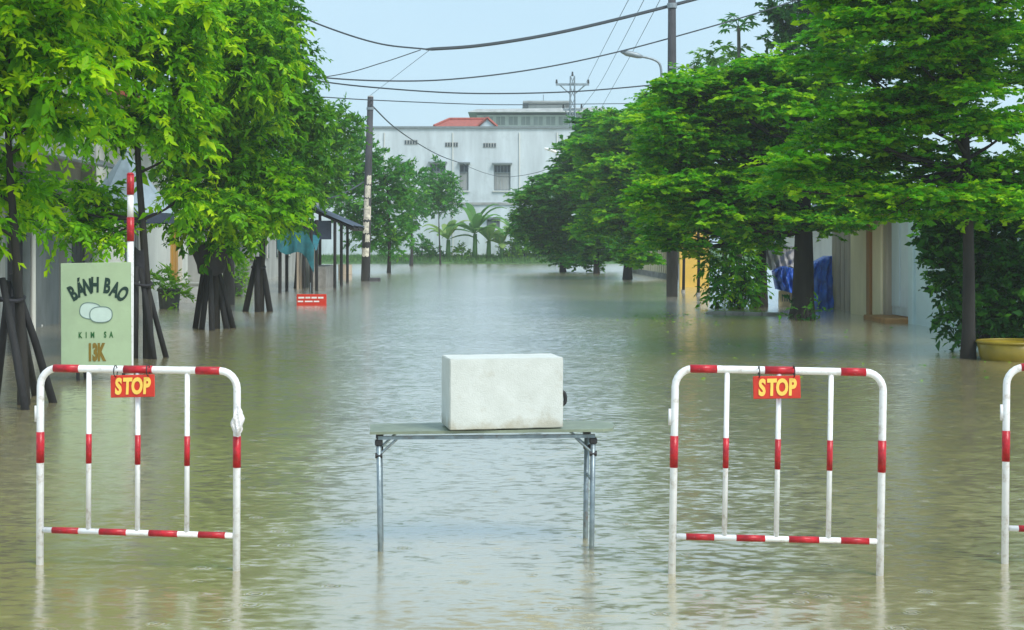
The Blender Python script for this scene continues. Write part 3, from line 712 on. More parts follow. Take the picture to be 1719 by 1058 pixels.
for y in (-1.6, 1.0, 3.4):
    ww = obj('window', MB().box(0.002, 0.04, y - 0.55, y + 0.55, 4.4, 5.9), GLASS_BLUE, h1)
    obj('window_frame', MB().box(0.041, 0.08, y - 0.03, y + 0.03, 4.4, 5.9).box(0.041, 0.08, y - 0.62, y - 0.55, 4.35, 5.95).box(0.041, 0.08, y + 0.55, y + 0.62, 4.35, 5.95).box(0.042, 0.08, y - 0.55, y + 0.55, 5.9, 5.97), WALL_PALE, ww)
obj('gutter_pipe', MB().tube([(0.07, -0.7, -0.3), (0.07, -0.7, 7.4)], 0.05, 8), WALL_PALE, h1)
# glass case with blue panels standing before the shutters
b = G(92, 540); gc = thing('white_display_case', 'white shop case with blue glass beside the sign board', 'case', (b.x, b.y, 0), STREET)
obj('body', MB().bbox(-0.28, 0.28, -0.3, 0.3, -0.3, 0.97, 0.02), WHITE_PAINT, gc)
for x in (-0.14, 0.12):
    obj('glass_panel', MB().box(x - 0.09, x + 0.09, -0.312, -0.302, 0.38, 0.86), GLASS_BLUE, gc)
obj('rail', MB().box(-0.3, 0.3, -0.315, -0.3125, 0.90, 0.95), GALV, gc)
# a tall white post in front of it
b = G(62, 548); pp = thing('white_awning_post', 'slim white awning post left of the sign board', 'post', (b.x, b.y, 0))
obj('post', MB().tube([(0, 0, -0.3), (0, 0, 3.2)], 0.035, 8), WHITE_PAINT, pp, smooth=True)
obj('base_plate', MB().box(-0.09, 0.09, -0.09, 0.09, -0.3, 0.03), WHITE_PAINT, pp)

# house 2: pale wall, ochre door
h2 = street_root('pale_house', 'pale plastered house with an ochre door among the left trees', 'house', -7.95, 41.5)
w = MB(); w.box(-8, -0.25, -6.4, 6.0, -0.4, 5.2); w.box(-0.25, 0, -6.4, -3.3, -0.4, 5.2); w.box(-0.25, 0, -1.0, 3.0, -0.4, 5.2)
w.box(-0.25, 0, -3.3, -1.0, 2.5, 5.2); w.box(-0.25, 0, 3.0, 5.0, 2.3, 5.2); w.box(-0.25, 0, 5.0, 6.0, -0.4, 5.2)
obj('wall', w, WALL_PALE, h2)
dr = obj('door', MB().box(-0.2, -0.14, 3.02, 4.98, -0.3, 2.28), ORANGE_DOOR, h2)
for k in range(4):
    obj('door_rib', MB().box(-0.139, -0.11, 3.06 + k * 0.49, 3.45 + k * 0.49, 0.1, 2.2), ORANGE_DOOR, dr)
obj('doorway_grille', MB().box(-0.2, -0.15, -3.28, -1.02, -0.3, 2.48), GLASS_DARK, h2)
for k in range(9):
    obj('grille_bar', MB().tube([(-0.1, -3.15 + k * 0.25, -0.3), (-0.1, -3.15 + k * 0.25, 2.45)], 0.018, 6), SHUTTER, h2)
obj('roof_eave', MB().add([(-0.3, -6.6, 5.3), (0.9, -6.6, 4.9), (0.9, 6.2, 4.9), (-0.3, 6.2, 5.3), (-0.3, -6.6, 5.4), (0.9, -6.6, 5.0), (0.9, 6.2, 5.0), (-0.3, 6.2, 5.4)],
    [(0, 3, 2, 1), (4, 5, 6, 7), (0, 1, 5, 4), (1, 2, 6, 5), (2, 3, 7, 6), (3, 0, 4, 7)]), ROOF_RED, h2)
# low white wall
b = G(330, 508); lw_ = thing('low_white_wall', 'low white garden wall behind the staked left tree', 'wall', (b.x, b.y, 0))
obj('wall_body', MB().bbox(-0.9, 0.9, -0.08, 0.08, -0.3, 0.48, 0.015), WHITE_PAINT, lw_)
obj('coping', MB().bbox(-0.94, 0.94, -0.11, 0.11, 0.482, 0.54, 0.01), WALL_PALE, lw_)
# planter with leafy plant
def potted(px, py, hgt, lab, w_=0.28):
    b = G(px, py); t = thing('potted_plant', lab, 'plant', (b.x, b.y, 0), 0, 'potted plants by the left houses')
    obj('pot', MB().lathe([(0.01, -0.3), (w_ * 0.75, -0.3), (w_, 0.42), (w_ * 1.06, 0.44), (w_ * 1.06, 0.5), (w_ * 0.9, 0.5), (w_ * 0.88, 0.42), (0.01, 0.4)], 16), POT, t, smooth=False)
    lobes = [((0, 0, 0.5 + hgt * 0.45), (0.35, 0.35, hgt * 0.5)), ((0.25, -0.2, 0.35), (0.2, 0.2, 0.25))]
    leaf_object('foliage', *sprays(lobes, 30, 'bush', 0.14, 0.05, 10, 0.25, (0.5, 0.2)), LEAF_FRESH, t)
potted(284, 518, 0.45, 'dark pot with trailing green plant near the white house wall')
potted(392, 497, 0.55, 'bushy potted plant between the two staked left trees')
# grey parasol with steep peak
b = G(228, 577); um = thing('grey_parasol', 'steep grey canvas parasol behind the striped post', 'parasol', (b.x, b.y, 0))
k = b.y / F; za, zb = P(213, 252, b.y).z, P(213, 358, b.y).z; xa = (213 - 228) * k
pk = Vector((xa, 0, za)); n = 8; ring = [Vector((xa + 0.78 * math.cos(a), 0.78 * math.sin(a), zb)) for a in [2 * math.pi * (i + .5) / n for i in range(n)]]
for i in range(n):
    p, q = ring[i], ring[(i + 1) % n]
    m1 = (pk + p) / 2 * 1.0; mid = (p + q) / 2 * 0.97 + Vector((xa, 0, zb)) * 0.03
    obj('canopy_panel', MB().add([pk, p, mid, q], [(0, 1, 2), (0, 2, 3)]), CANVAS_GREY, um)
    obj('valance', MB().add([p, mid, q, q - Vector((0, 0, .16)), mid - Vector((0, 0, .18)), p - Vector((0, 0, .16))], [(0, 1, 4, 5), (1, 2, 3, 4)]), ROOF_TIN, um)
obj('pole', MB().tube([(xa, 0, -0.3), (xa, 0, za)], 0.025, 8), GALV, um)
obj('finial', MB().tube([(xa, 0, za - .02), (xa, 0, za + .12)], [0.05, 0.015], 8), GALV, um)

# stalls further down with dark tin roof
b = G(548, 480); st = thing('market_stall', 'open stall with dark blue tin roof on posts beside the papered pole', 'stall', (b.x, b.y, 0), STREET)
k = b.y / F
def sx(px): return (px - 548) * k
def sz(py): return H - (py - HY) * k
ea, eb = (sx(602), sz(381)), (sx(508), sz(340))
for i in range(12):                       # tin sheets
    y0 = -3.2 + i * 0.62
    obj('roof_sheet', MB().add([(ea[0], y0, ea[1] + .0), (ea[0], y0 + .31, ea[1] + .05), (ea[0], y0 + .60, ea[1]), (eb[0], y0, eb[1]), (eb[0], y0 + .31, eb[1] + .05), (eb[0], y0 + .60, eb[1])],
        [(0, 1, 4, 3), (1, 2, 5, 4)]), ROOF_TIN, st)
obj('eave_beam', MB().bar((ea[0] - .1, -3.2, ea[1] - .08), (ea[0] - .1, 4.2, ea[1] - .08), 0.1), STAKE, st)
obj('back_beam', MB().bar((eb[0] + .1, -3.2, eb[1] - .08), (eb[0] + .1, 4.2, eb[1] - .08), 0.1), STAKE, st)
for y in (-3.0, 0.3, 3.8):
    obj('post', MB().tube([(sx(572), y, -0.3), (sx(572), y, sz(372))], 0.055, 8), STAKE, st)
    obj('post', MB().tube([(sx(523), y, -0.3), (sx(523), y, sz(345))], 0.06, 8), STAKE, st)
    obj('rafter', MB().bar((ea[0], y, ea[1] - .07), (eb[0], y, eb[1] - .07), 0.07), STAKE, st)
obj('side_sheet', MB().box(sx(522), sx(566), -2.9, -2.86, sz(402), sz(372)), TARP_BLUE if False else ROOF_TIN, st)
obj('counter', MB().bbox(sx(534), sx(556), -2.4, 1.2, -0.3, 0.75, 0.02), CONCRETE, st)
obj('back_panel', MB().box(sx(512), sx(515), -3.1, 4.0, -0.3, 1.4), TAUPE, st)
# teal tarp stall nearer
b = G(470, 492); ts = thing('teal_tarp_awning', 'teal tarpaulin hung on dark posts behind the left trees', 'awning', (b.x, b.y, 0), STREET)
k = b.y / F
zc = lambda py: H - (py - HY) * k
xc = lambda px: (px - 470) * k
v = []; n = 10; mrow = 5
for j in range(mrow):
    for i in range(n):
        t, s_ = i / (n - 1), j / (mrow - 1)
        v.append((xc(466 + 62 * t), -0.2 + 2.2 * s_, zc(372 + 36 * t * t + 8 * math.sin(t * 7 + j)) - 0.15 * math.sin(s_ * 3.14)))
fs = [(j * n + i, j * n + i + 1, (j + 1) * n + i + 1, (j + 1) * n + i) for j in range(mrow - 1) for i in range(n - 1)]
o0 = len(v)
for j in range(4):
    for i in range(n):
        t = i / (n - 1)
        v.append((xc(466 + 62 * t), -0.2 - 0.05 * math.sin(t * 15) * j, zc(372 + 36 * t * t + 8 * math.sin(t * 7)) - 0.28 * j - 0.02))
fs += [(o0 + j * n + i, o0 + j * n + i + 1, o0 + (j + 1) * n + i + 1, o0 + (j + 1) * n + i) for j in range(3) for i in range(n - 1)]
obj('tarp', MB().add(v, fs), TARP_TEAL, ts, smooth=True)
for px in (470, 522):
    obj('post', MB().tube([(xc(px), 0, -0.3), (xc(px), 0, zc(368))], 0.055, 8), STAKE, ts)
    obj('post', MB().tube([(xc(px), 2.1, -0.3), (xc(px), 2.1, zc(368))], 0.055, 8), STAKE, ts)
# long low wall behind the stalls
h3 = street_root('weathered_house', 'weathered grey green house behind the stalls on the left', 'house', -7.6, 58.0)
w = MB(); w.box(-8, 0, -9, 22, -0.4, 4.6); obj('wall', w, WALL_GREY, h3)
for k in range(6):
    ww = obj('window', MB().box(0.002, 0.05, -7.5 + k * 4.6, -6.0 + k * 4.6, 0.9, 2.4), GLASS_DARK, h3)
    obj('window_frame', MB().box(0.051, 0.09, -6.8 + k * 4.6, -6.72 + k * 4.6, 0.9, 2.4), WALL_PALE, ww)
obj('roof', MB().add([(0.7, -9.2, 4.5), (0.7, 22.2, 4.5), (-4, 22.2, 6.2), (-4, -9.2, 6.2), (-8.5, 22.2, 4.5), (-8.5, -9.2, 4.5)], [(0, 1, 2, 3), (3, 2, 4, 5), (0, 3, 5), (1, 4, 2)]), ROOF_TIN, h3)
# waste bin beside stall
b = G(595, 470)
bn = thing('rubbish_drum', 'rusty dark drum standing left of the papered pole', 'drum', (b.x - 0.55, b.y + 1.5, 0))
obj('drum_body', MB().lathe([(0.01, -0.3), (0.3, -0.3), (0.3, 0.2), (0.315, 0.22), (0.3, 0.24), (0.3, 0.6), (0.315, 0.62), (0.27, 0.62), (0.27, 0.5), (0.01, 0.5)], 18), TAUPE, bn)

# sunken red sign
b = G(523, 513); sg = thing('sunken_red_sign', 'small red sign with white lines standing in the flood water', 'sign', (b.x, b.y, 0), 0.02)
k = b.y / F; z0, z1 = 0.0, (513 - 494) * k
obj('board', MB().bbox(-25 * k, 25 * k, -0.02, 0.02, -0.25, z1, 0.008), RED_PLATE, sg)
zz = z1 - 0.085
for (x0, x1) in ((-22, -12), (-10, -2), (0, 9), (11, 20)):
    obj('white_line', MB().box(x0 * k, x1 * k, -0.026, -0.0205, zz - 0.028, zz + 0.016), WHITE_PAINT, sg)
zz = z1 - 0.19
for (x0, x1) in ((-23, -14), (-11, 2), (4, 13)):
    obj('white_line', MB().box(x0 * k, x1 * k, -0.026, -0.0205, zz - 0.016, zz + 0.02), WHITE_PAINT, sg)
for x in (-20, 20):
    obj('leg', MB().tube([(x * k, 0.04, -0.45), (x * k, 0.04, z1 - 0.05)], 0.014, 6), STEEL, sg)
obj('rod', MB().tube([(-2 * k, 0.03, z1 - 0.1), (-2 * k, 0.03, z1 + 0.30)], 0.012, 6), STEEL, sg)

# ------------------------------------------------------------------ right frontage
gt = street_root('gate_house', 'gatehouse with cream pillars and white door between tarp and pale blue wall', 'gateway', 9.5, 33.0)
# local: x<0 is the street side; y along the street away from the camera
obj('cream_pillar', MB().bbox(-0.1, 0.35, 0.55, 1.25, -0.4, 2.35, 0.02), WALL_CREAM, gt)
obj('cream_pillar', MB().bbox(-0.1, 0.35, 1.55, 3.1, -0.4, 2.30, 0.02), WALL_CREAM, gt)
obj('brown_pilaster', MB().bbox(-0.16, 0.30, 1.28, 1.53, -0.4, 2.45, 0.015), BROWN, gt)
obj('brown_pilaster', MB().bbox(-0.06, 0.30, 0.25, 0.53, -0.4, 2.38, 0.015), TAUPE, gt)
obj('lintel', MB().bbox(-0.2, 0.5, -1.6, 3.3, 2.47, 2.72, 0.02), BROWN, gt)
dd = obj('white_door', MB().box(0.05, 0.12, -1.15, 0.22, 0.12, 2.25), WALL_WHITE, gt)
for k in range(2):
    obj('door_or_shade_panel', MB().box(0.02, 0.048, -1.05 + k * 0.66, -0.50 + k * 0.66, 0.3, 2.1), WALL_WHITE, dd)
obj('door_head', MB().box(-0.02, 0.2, -1.3, 0.24, 2.27, 2.34), GLASS_DARK, gt)
obj('door_step', MB().bbox(-0.5, 0.3, -1.2, 0.5, -0.4, 0.10, 0.02), BROWN, gt)
for k in range(6):
    obj('gate_board', MB().box(0.1, 0.15, 3.15 + k * 0.42, 3.52 + k * 0.42, -0.3, 1.95 + 0.03 * (k % 2)), TAUPE, gt)
obj('rear_wall', MB().box(0.6, 6.0, -1.4, 5.7, -0.4, 2.8), WALL_PALE, gt)
bw = street_root('blue_wall', 'pale blue garden wall beside the dark hanging hedge', 'wall', 9.5, 29.0)
obj('wall_body', MB().box(0.0, 0.2, -4.5, 2.75, -0.4, 2.6), WALL_BLUE, bw)
obj('coping', MB().bbox(-0.05, 0.25, -4.5, 2.78, 2.602, 2.70, 0.015), WALL_PALE, bw)
obj('pier', MB().bbox(-0.06, 0.26, 2.4, 2.72, -0.4, 2.598, 0.015), WALL_BLUE, bw)
# small plant on the step
b = G(1515, 526)
shrub('sapling', 'small bare sapling in front of the white gate door', (1514, 527), [(1512, 468, 14, 10), (1518, 500, 7, 16)], LEAF_DARK, ls=0.09, lw=0.04, density=9, per=6, twig=0.15, stems=3, cat='plant')
# house behind the tarps
hr = street_root('white_house', 'plain white house set back behind the blue tarpaulin', 'house', 11.0, 43.0)
obj('wall', MB().box(0, 7, -4.0, 8, -0.4, 2.6), WALL_PALE, hr)
obj('roof', MB().add([(-0.6, -4.3, 2.602), (-0.6, 8.3, 2.602), (3.5, 8.3, 3.2), (3.5, -4.3, 3.2), (7.6, 8.3, 2.602), (7.6, -4.3, 2.602)], [(3, 2, 1, 0), (5, 4, 2, 3), (5, 3, 0), (1, 2, 4), (0, 1, 4, 5)]), ROOF_TIN, hr)
ww = obj('window', MB().box(-0.05, -0.002, -2.5, -1.0, 1.0, 2.4), GLASS_DARK, hr)
obj('window_frame', MB().box(-0.09, -0.052, -1.8, -1.72, 1.0, 2.4), WALL_WHITE, ww)

def drape(name, label, m, Y, outline_top, outline_bot, cat, ny=9, depth=0.6, fold=0.06, group=None, parts='sheet'):
    """hanging sheet with folds over a heap: a closed bulging body"""
    def rs(o_, m_=33):
        out = []
        for i in range(m_):
            t = i / (m_ - 1) * (len(o_) - 1); a_ = min(int(t), len(o_) - 2); f_ = t - a_
            out.append((o_[a_][0] + (o_[a_ + 1][0] - o_[a_][0]) * f_, o_[a_][1] + (o_[a_ + 1][1] - o_[a_][1]) * f_))
        return out
    outline_top, outline_bot, ny = rs(outline_top), rs(outline_bot), 17
    n = len(outline_top); base = P((outline_bot[0][0] + outline_bot[-1][0]) / 2, 400, Y)
    root = thing(name, label, cat, (base.x, Y, 0), 0, group)
    v = []; k = Y / F
    for j in range(ny):
        s_ = j / (ny - 1)
        for i in range(n):
            a, b_ = outline_top[i], outline_bot[i]
            px, py = a[0] + (b_[0] - a[0]) * s_, a[1] + (b_[1] - a[1]) * s_
            p = P(px, py, Y)
            bul = depth * math.sin(math.pi * i / (n - 1)) * (0.35 + 0.65 * s_)
            v.append((p.x - base.x, -bul - fold * math.sin(i * 0.9 + j * 0.22 + 2 * math.sin(j * 0.3)) - 0.7 * fold * math.sin(j * 0.8 + i * 0.45) - 0.4 * fold * math.sin(i * 2.3 - j * 0.7), p.z))
    o1 = len(v)
    v += [(x, 0.25 + 0.5 * depth, z) for (x, y, z) in v[:]]
    fs = []
    for j in range(ny - 1):
        for i in range(n - 1):
            q = (j * n + i, (j + 1) * n + i, (j + 1) * n + i + 1, j * n + i + 1); fs.append(q); fs.append(tuple(o1 + x for x in reversed(q)))
    for i in range(n - 1): fs.append((i, i + 1, o1 + i + 1, o1 + i))
    for j in range(ny - 1):
        fs.append((j * n, o1 + j * n, o1 + (j + 1) * n, (j + 1) * n)); e = n - 1
        fs.append((j * n + e, (j + 1) * n + e, o1 + (j + 1) * n + e, o1 + j * n + e))
    obj(parts, MB().add(v, fs), m, root, smooth=True)
    return root
def lerp_line(a, b_, n): return [(a[0] + (b_[0] - a[0]) * i / (n - 1), a[1] + (b_[1] - a[1]) * i / (n - 1)) for i in range(n)]
t1 = drape('blue_tarpaulin', 'blue tarpaulin draped over a heap right of the dark tree trunk', TARP_BLUE, 39.0,
      [(1366, 446), (1374, 438), (1382, 434), (1390, 430), (1398, 431), (1403, 430), (1406, 434)],
      [(1352, 522), (1362, 523), (1372, 523), (1382, 523), (1391, 522), (1398, 521), (1403, 520)], 'tarpaulin')
t2 = drape('blue_tarpaulin', 'blue tarpaulin bundle left of the dark tree trunk', TARP_BLUE, 40.0,
      [(1300, 456), (1308, 450), (1316, 447), (1325, 449), (1334, 452), (1342, 455)],
      [(1306, 486), (1313, 488), (1320, 490), (1328, 492), (1335, 494), (1342, 520)], 'tarpaulin', depth=0.4)
t3 = drape('white_sheet', 'white sheet hanging above the blue tarpaulin bundle', TARP_WHITE, 40.6,
      [(1284, 405), (1292, 402), (1302, 406), (1312, 410), (1324, 413), (1336, 412)],
      [(1290, 448), (1298, 455), (1306, 452), (1314, 450), (1324, 446), (1336, 452)], 'sheet', depth=0.25)
b = G(1319, 514); bx = thing('paper_notice_board', 'small pale notice board leaning under the blue tarpaulin', 'board', (b.x, b.y, 0))
k = b.y / F
obj('board', MB().bbox(-12 * k, 12 * k, -0.03, 0.03, -0.2, 0.40, 0.01), WALL_CREAM, bx)
for q in range(4):
    obj('slot', MB().box((-7 + q * 4) * k, (-5 + q * 4) * k, -0.04, -0.0305, 0.12, 0.30), FRAME_GREY, bx)
obj('leg', MB().bar((-10 * k, 0.05, -0.3), (-10 * k, 0.05, 0.35), 0.04), STAKE, bx)
# pale pavement edge
e0 = G(1190, 527); e1 = G(1345, 531)
pv = thing('pavement_edge', 'pale concrete pavement edge just clear of the water below the creeper', 'kerb', (e0.x, e0.y, 0), math.atan2(e1.y - e0.y, e1.x - e0.x))
L_ = (e1 - e0).length
for i in range(5):
    obj('kerb_stone', MB().bbox(L_ * i / 5 + .01, L_ * (i + 1) / 5 - .01, -0.1, 0.12, -0.35, 0.06 + 0.006 * (i % 2), 0.015), CONCRETE, pv)
# yellow gateway wall
yw = street_root('yellow_wall', 'yellow plastered wall right of the tall lamp pole', 'wall', 9.2, 55.5)
obj('wall_body', MB().box(-0.85, 0.2, 0, 0.25, -0.4, 2.5), WALL_YELLOW, yw)
obj('coping', MB().bbox(-0.92, 0.27, -0.05, 0.3, 2.502, 2.62, 0.015), WALL_PALE, yw)
for px, py in ((1147, 492), (1172, 497)):
    b = G(px, py); pt = thing('thin_post', 'thin dark post just right of the lamp pole' if px < 1160 else 'thin dark post standing before the yellow wall', 'post', (b.x, b.y, 0))
    obj('shaft', MB().tube([(0, 0, -0.3), (0.02, 0, 1.0), (0.07 if px < 1160 else 0, 0, 2.3)], [0.05, 0.045, 0.04], 8), STAKE, pt, smooth=True)
    obj('collar', MB().tube([(0, 0, 0.0), (0, 0, 0.10)], 0.065, 8), CONCRETE, pt)
# slatted fence
fn = street_root('slat_fence', 'yellowed vertical slat fence beneath the far right trees', 'fence', 9.5, 66.0)
for k in range(24):
    y = k * 0.62
    obj('slat', MB().box(-0.03, 0.03, y, y + 0.36, -0.3, 1.75), WALL_CREAM, fn)
obj('fence_rail', MB().box(0.031, 0.09, 0, 14.9, 0.35, 0.45), TAUPE, fn); obj('fence_rail', MB().box(0.031, 0.09, 0, 14.9, 1.4, 1.5), TAUPE, fn)
obj('fence_plinth', MB().box(-0.08, 0.12, -0.2, 15, -0.4, 0.22), CONCRETE, fn)
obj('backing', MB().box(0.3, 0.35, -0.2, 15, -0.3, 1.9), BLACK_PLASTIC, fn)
# yellow round basket boat under the right edge tree
b = G(1700, 604); yb = thing('yellow_basket_boat', 'yellow round tub floating at the right edge behind the trunk', 'tub', (b.x, b.y, 0))
obj('hull', MB().lathe([(0.01, -0.1), (0.38, -0.1), (0.46, 0.05), (0.50, 0.25), (0.485, 0.25), (0.44, 0.06), (0.36, -0.05), (0.01, -0.05)], 28), PLASTIC_YELLOW, yb, smooth=True)
ring = [(0.50 * math.cos(a), 0.50 * math.sin(a), 0.26) for a in [2 * math.pi * i / 32 for i in range(33)]]
obj('rim', MB().tube(ring, 0.018, 8), PLASTIC_YELLOW, yb, smooth=True)

# ------------------------------------------------------------------ trees on the left
GL = 'young street trees along the left side'
tree('street_tree', 'nearest bright green young tree at the left edge of the photo', (32, 680),
     [(20, 70, 120, 70), (90, 20, 130, 60), (150, 130, 95, 50), (40, 170, 110, 60), (-110, 120, 130, 130), (100, -80, 170, 70), (-60, -60, 150, 80), (10, 300, 55, 40), (-20, 370, 60, 35), (90, 205, 60, 25), (-80, 260, 80, 70), (60, -170, 170, 60)],
     'droop', LEAF_YOUNG, 0.055, ls=0.100, lw=0.045, density=24, twig=0.30, tone=(0.50, 0.24), group=GL, lean=-0.02, clump=9, cr=0.42)
tree('street_tree', 'bright green young tree rising behind the pale green sign board', (246, 602),
     [(205, 110, 100, 60), (250, 190, 75, 50), (190, 205, 70, 45), (300, 150, 70, 70), (170, 30, 130, 60), (140, 335, 62, 36), (120, 385, 45, 24), (180, 395, 30, 22), (300, 50, 90, 70), (60, 320, 60, 40), (240, -50, 140, 60), (320, 240, 36, 40), (150, -130, 130, 70), (312, 330, 22, 34)],
     'droop', LEAF_YOUNG, 0.065, ls=0.108, lw=0.048, density=21, twig=0.32, tone=(0.46, 0.24), group=GL, lean=-0.03, clump=9, cr=0.42)
tree('street_tree', 'tall leafy left tree with dark mesh sleeve around its stakes', (357, 552),
     [(370, 90, 100, 80), (330, 200, 95, 75), (400, 210, 95, 80), (310, 300, 70, 60), (420, 300, 85, 60), (360, 350, 70, 45), (370, 398, 45, 20), (430, 50, 85, 70), (455, 130, 60, 70), (340, 10, 110, 70), (450, 370, 60, 35), (420, -60, 110, 60), (300, 370, 40, 35), (480, 320, 45, 40)],
     'droop', LEAF_YOUNG, 0.075, ls=0.118, lw=0.053, density=19, twig=0.34, tone=(0.42, 0.24), group=GL, lean=0.01, clump=9, cr=0.42)
tree('street_tree', 'darker left tree leaning over the road with three plain stakes', (434, 523),
     [(470, 120, 60, 60), (480, 210, 65, 70), (440, 300, 80, 70), (490, 300, 45, 55), (455, 370, 60, 40), (455, 40, 50, 55), (505, 110, 35, 30), (430, -20, 60, 50), (500, 350, 24, 28), (515, 190, 28, 40), (420, 150, 80, 80)],
     'droop', LEAF_LEFT, 0.075, ls=0.135, lw=0.06, density=15, twig=0.36, tone=(0.50, 0.22), group=GL, lean=0.02, clump=9, cr=0.42)
tree('street_tree', 'mid green tree over the dark roofed stall', (500, 484),
     [(540, 225, 42, 40), (525, 280, 55, 50), (575, 195, 24, 20), (560, 250, 35, 35), (495, 330, 32, 30), (550, 305, 32, 24), (500, 220, 45, 60), (590, 215, 16, 14)],
     'bush', LEAF_LEFT, 0.09, ls=0.17, lw=0.075, density=10, twig=0.4, tone=(0.50, 0.2), group=GL)
tree('street_tree', 'rounded far tree just right of the papered pole', (652, 458),
     [(600, 270, 42, 50), (640, 310, 42, 50), (655, 365, 38, 42), (600, 330, 45, 50), (670, 305, 26, 35), (620, 390, 35, 30), (575, 300, 35, 50), (665, 400, 22, 22)],
     'bush', LEAF_FAR, 0.09, ls=0.2, lw=0.09, density=8, twig=0.45, tone=(0.42, 0.2), group=GL)
GF = 'trees in front of the white building'
tree('slender_tree', 'slender tree with dark trunk before the left of the white building', (690, 446),
     [(692, 320, 24, 34), (684, 355, 22, 24), (702, 350, 16, 20), (680, 385, 14, 12)], 'bush', LEAF_FAR, 0.10, ls=0.2, lw=0.09, density=8, twig=0.4, tone=(0.32, 0.2), group=GF)
tree('slender_tree', 'slender tree with airy crown before the narrow window of the white building', (738, 444.5),
     [(735, 300, 24, 24), (738, 328, 30, 18), (722, 345, 20, 14), (752, 345, 20, 12), (745, 315, 26, 18)], 'bush', LEAF_FAR, 0.055, ls=0.2, lw=0.09, density=8, twig=0.45, tone=(0.30, 0.2), group=GF)

# ------------------------------------------------------------------ trees on the right
GR = 'spreading trees along the right side'
tree('spreading_tree', 'nearest layered tree with slim dark trunk at the right edge', (1624, 602),
     [(1600, 20, 150, 24), (1500, 50, 110, 20), (1690, 70, 110, 24), (1560, 95, 130, 18), (1450, 120, 105, 17), (1650, 140, 110, 20), (1500, 165, 120, 17), (1400, 195, 85, 14), (1590, 200, 100, 19), (1700, 215, 90, 22),
      (1450, 235, 115, 16), (1365, 285, 90, 13), (1540, 262, 110, 17), (1650, 290, 110, 20), (1450, 310, 80, 12), (1710, 335, 80, 20), (1580, 322, 100, 18), (1515, 360, 70, 14), (1450, -10, 110, 24), (1600, -50, 160, 26),
      (1720, -20, 100, 28), (1480, -90, 130, 28), (1680, -110, 150, 28), (1330, 320, 55, 10), (1640, 350, 80, 18), (1570, -150, 120, 28), (1780, 130, 90, 24), (1790, 270, 90, 24)],
     'flat', LEAF_RIGHT, 0.095, ls=0.085, lw=0.050, density=27, per=14, twig=0.24, tone=(0.50, 0.25), group=GR, lean=-0.012, jitter=0.5, fork=0.45, depth=0.9, fill=2, clump=5, cr=0.46)
tree('spreading_tree', 'broad layered tree with thick dark trunk in front of the blue tarpaulin', (1346, 534),
     [(1200, 150, 75, 20), (1290, 128, 72, 20), (1160, 195, 75, 20), (1280, 180, 100, 22), (1115, 255, 65, 18), (1210, 250, 90, 22), (1330, 235, 80, 22), (1160, 310, 80, 20), (1270, 315, 100, 22), (1380, 290, 80, 22),
      (1200, 365, 80, 18), (1330, 375, 85, 16), (1125, 345, 55, 16), (1400, 372, 60, 14), (1140, 155, 45, 14), (1380, 140, 90, 24), (1400, 80, 60, 20), (1440, 200, 80, 24), (1430, 330, 60, 18), (1250, 395, 50, 12)],
     'flat', LEAF_RIGHT, 0.24, ls=0.11, lw=0.065, density=19, per=14, twig=0.28, tone=(0.54, 0.25), group=GR, jitter=0.5, fork=0.35, depth=0.9, fill=3, clump=5, cr=0.5)
tree('spreading_tree', 'dark trunked tree just left of the blue tarpaulin bundle', (1275, 516),
     [(1180, 230, 70, 26), (1250, 220, 80, 26), (1130, 300, 55, 24), (1210, 320, 75, 26), (1280, 290, 70, 26), (1170, 385, 50, 18), (1240, 390, 50, 16), (1330, 340, 60, 22), (1122, 190, 42, 22, -1.5), (1128, 245, 48, 24, -1.6), (1120, 310, 48, 24, -1.6), (1128, 362, 46, 20, -1.5), (1105, 398, 38, 12, -1), (1160, 410, 36, 12, -1)],
     'flat', LEAF_RIGHT, 0.16, ls=0.12, lw=0.07, density=15, per=13, twig=0.32, tone=(0.50, 0.25), group=GR, fork=0.4, fill=3, clump=5, cr=0.5)
tree('spreading_tree', 'far layered tree left of the tall lamp pole', (1055, 469),
     [(1050, 215, 60, 18), (1010, 245, 50, 18), (1085, 260, 55, 20), (1040, 300, 65, 20), (1000, 300, 45, 18), (1095, 330, 50, 20), (1040, 360, 60, 20), (1085, 400, 50, 16), (1095, 190, 45, 14), (1010, 380, 45, 18), (1130, 220, 40, 18), (1060, 420, 40, 12)],
     'flat', LEAF_RIGHT, 0.17, ls=0.16, lw=0.10, density=11, per=13, twig=0.4, tone=(0.52, 0.23), group=GR, fork=0.3, fill=3, clump=5, cr=0.5)
tree('spreading_tree', 'low dark round crowned tree at the far right end of the street', (945, 456),
     [(930, 395, 50, 34), (905, 372, 34, 14), (955, 345, 42, 20), (985, 400, 42, 34), (892, 330, 36, 10), (960, 420, 36, 20), (920, 350, 35, 12), (880, 385, 22, 12)],
     'flat', LEAF_FAR, 0.13, ls=0.17, lw=0.095, density=14, per=12, twig=0.45, tone=(0.5, 0.22), group=GR, fork=0.2, fill=2, clump=4, cr=0.5)
tree('spreading_tree', 'far green tree rising over the low dark one', (1003, 459),
     [(985, 205, 26, 14), (968, 255, 36, 18), (990, 235, 30, 16), (950, 300, 40, 14), (990, 300, 40, 22), (1000, 350, 36, 22), (930, 318, 40, 12), (960, 275, 30, 14), (1005, 260, 30, 20), (1000, 420, 36, 18)],
     'flat', LEAF_FAR, 0.13, ls=0.2, lw=0.11, density=10, per=12, twig=0.45, tone=(0.42, 0.22), group=GR, fork=0.3, fill=2, clump=4, cr=0.5)
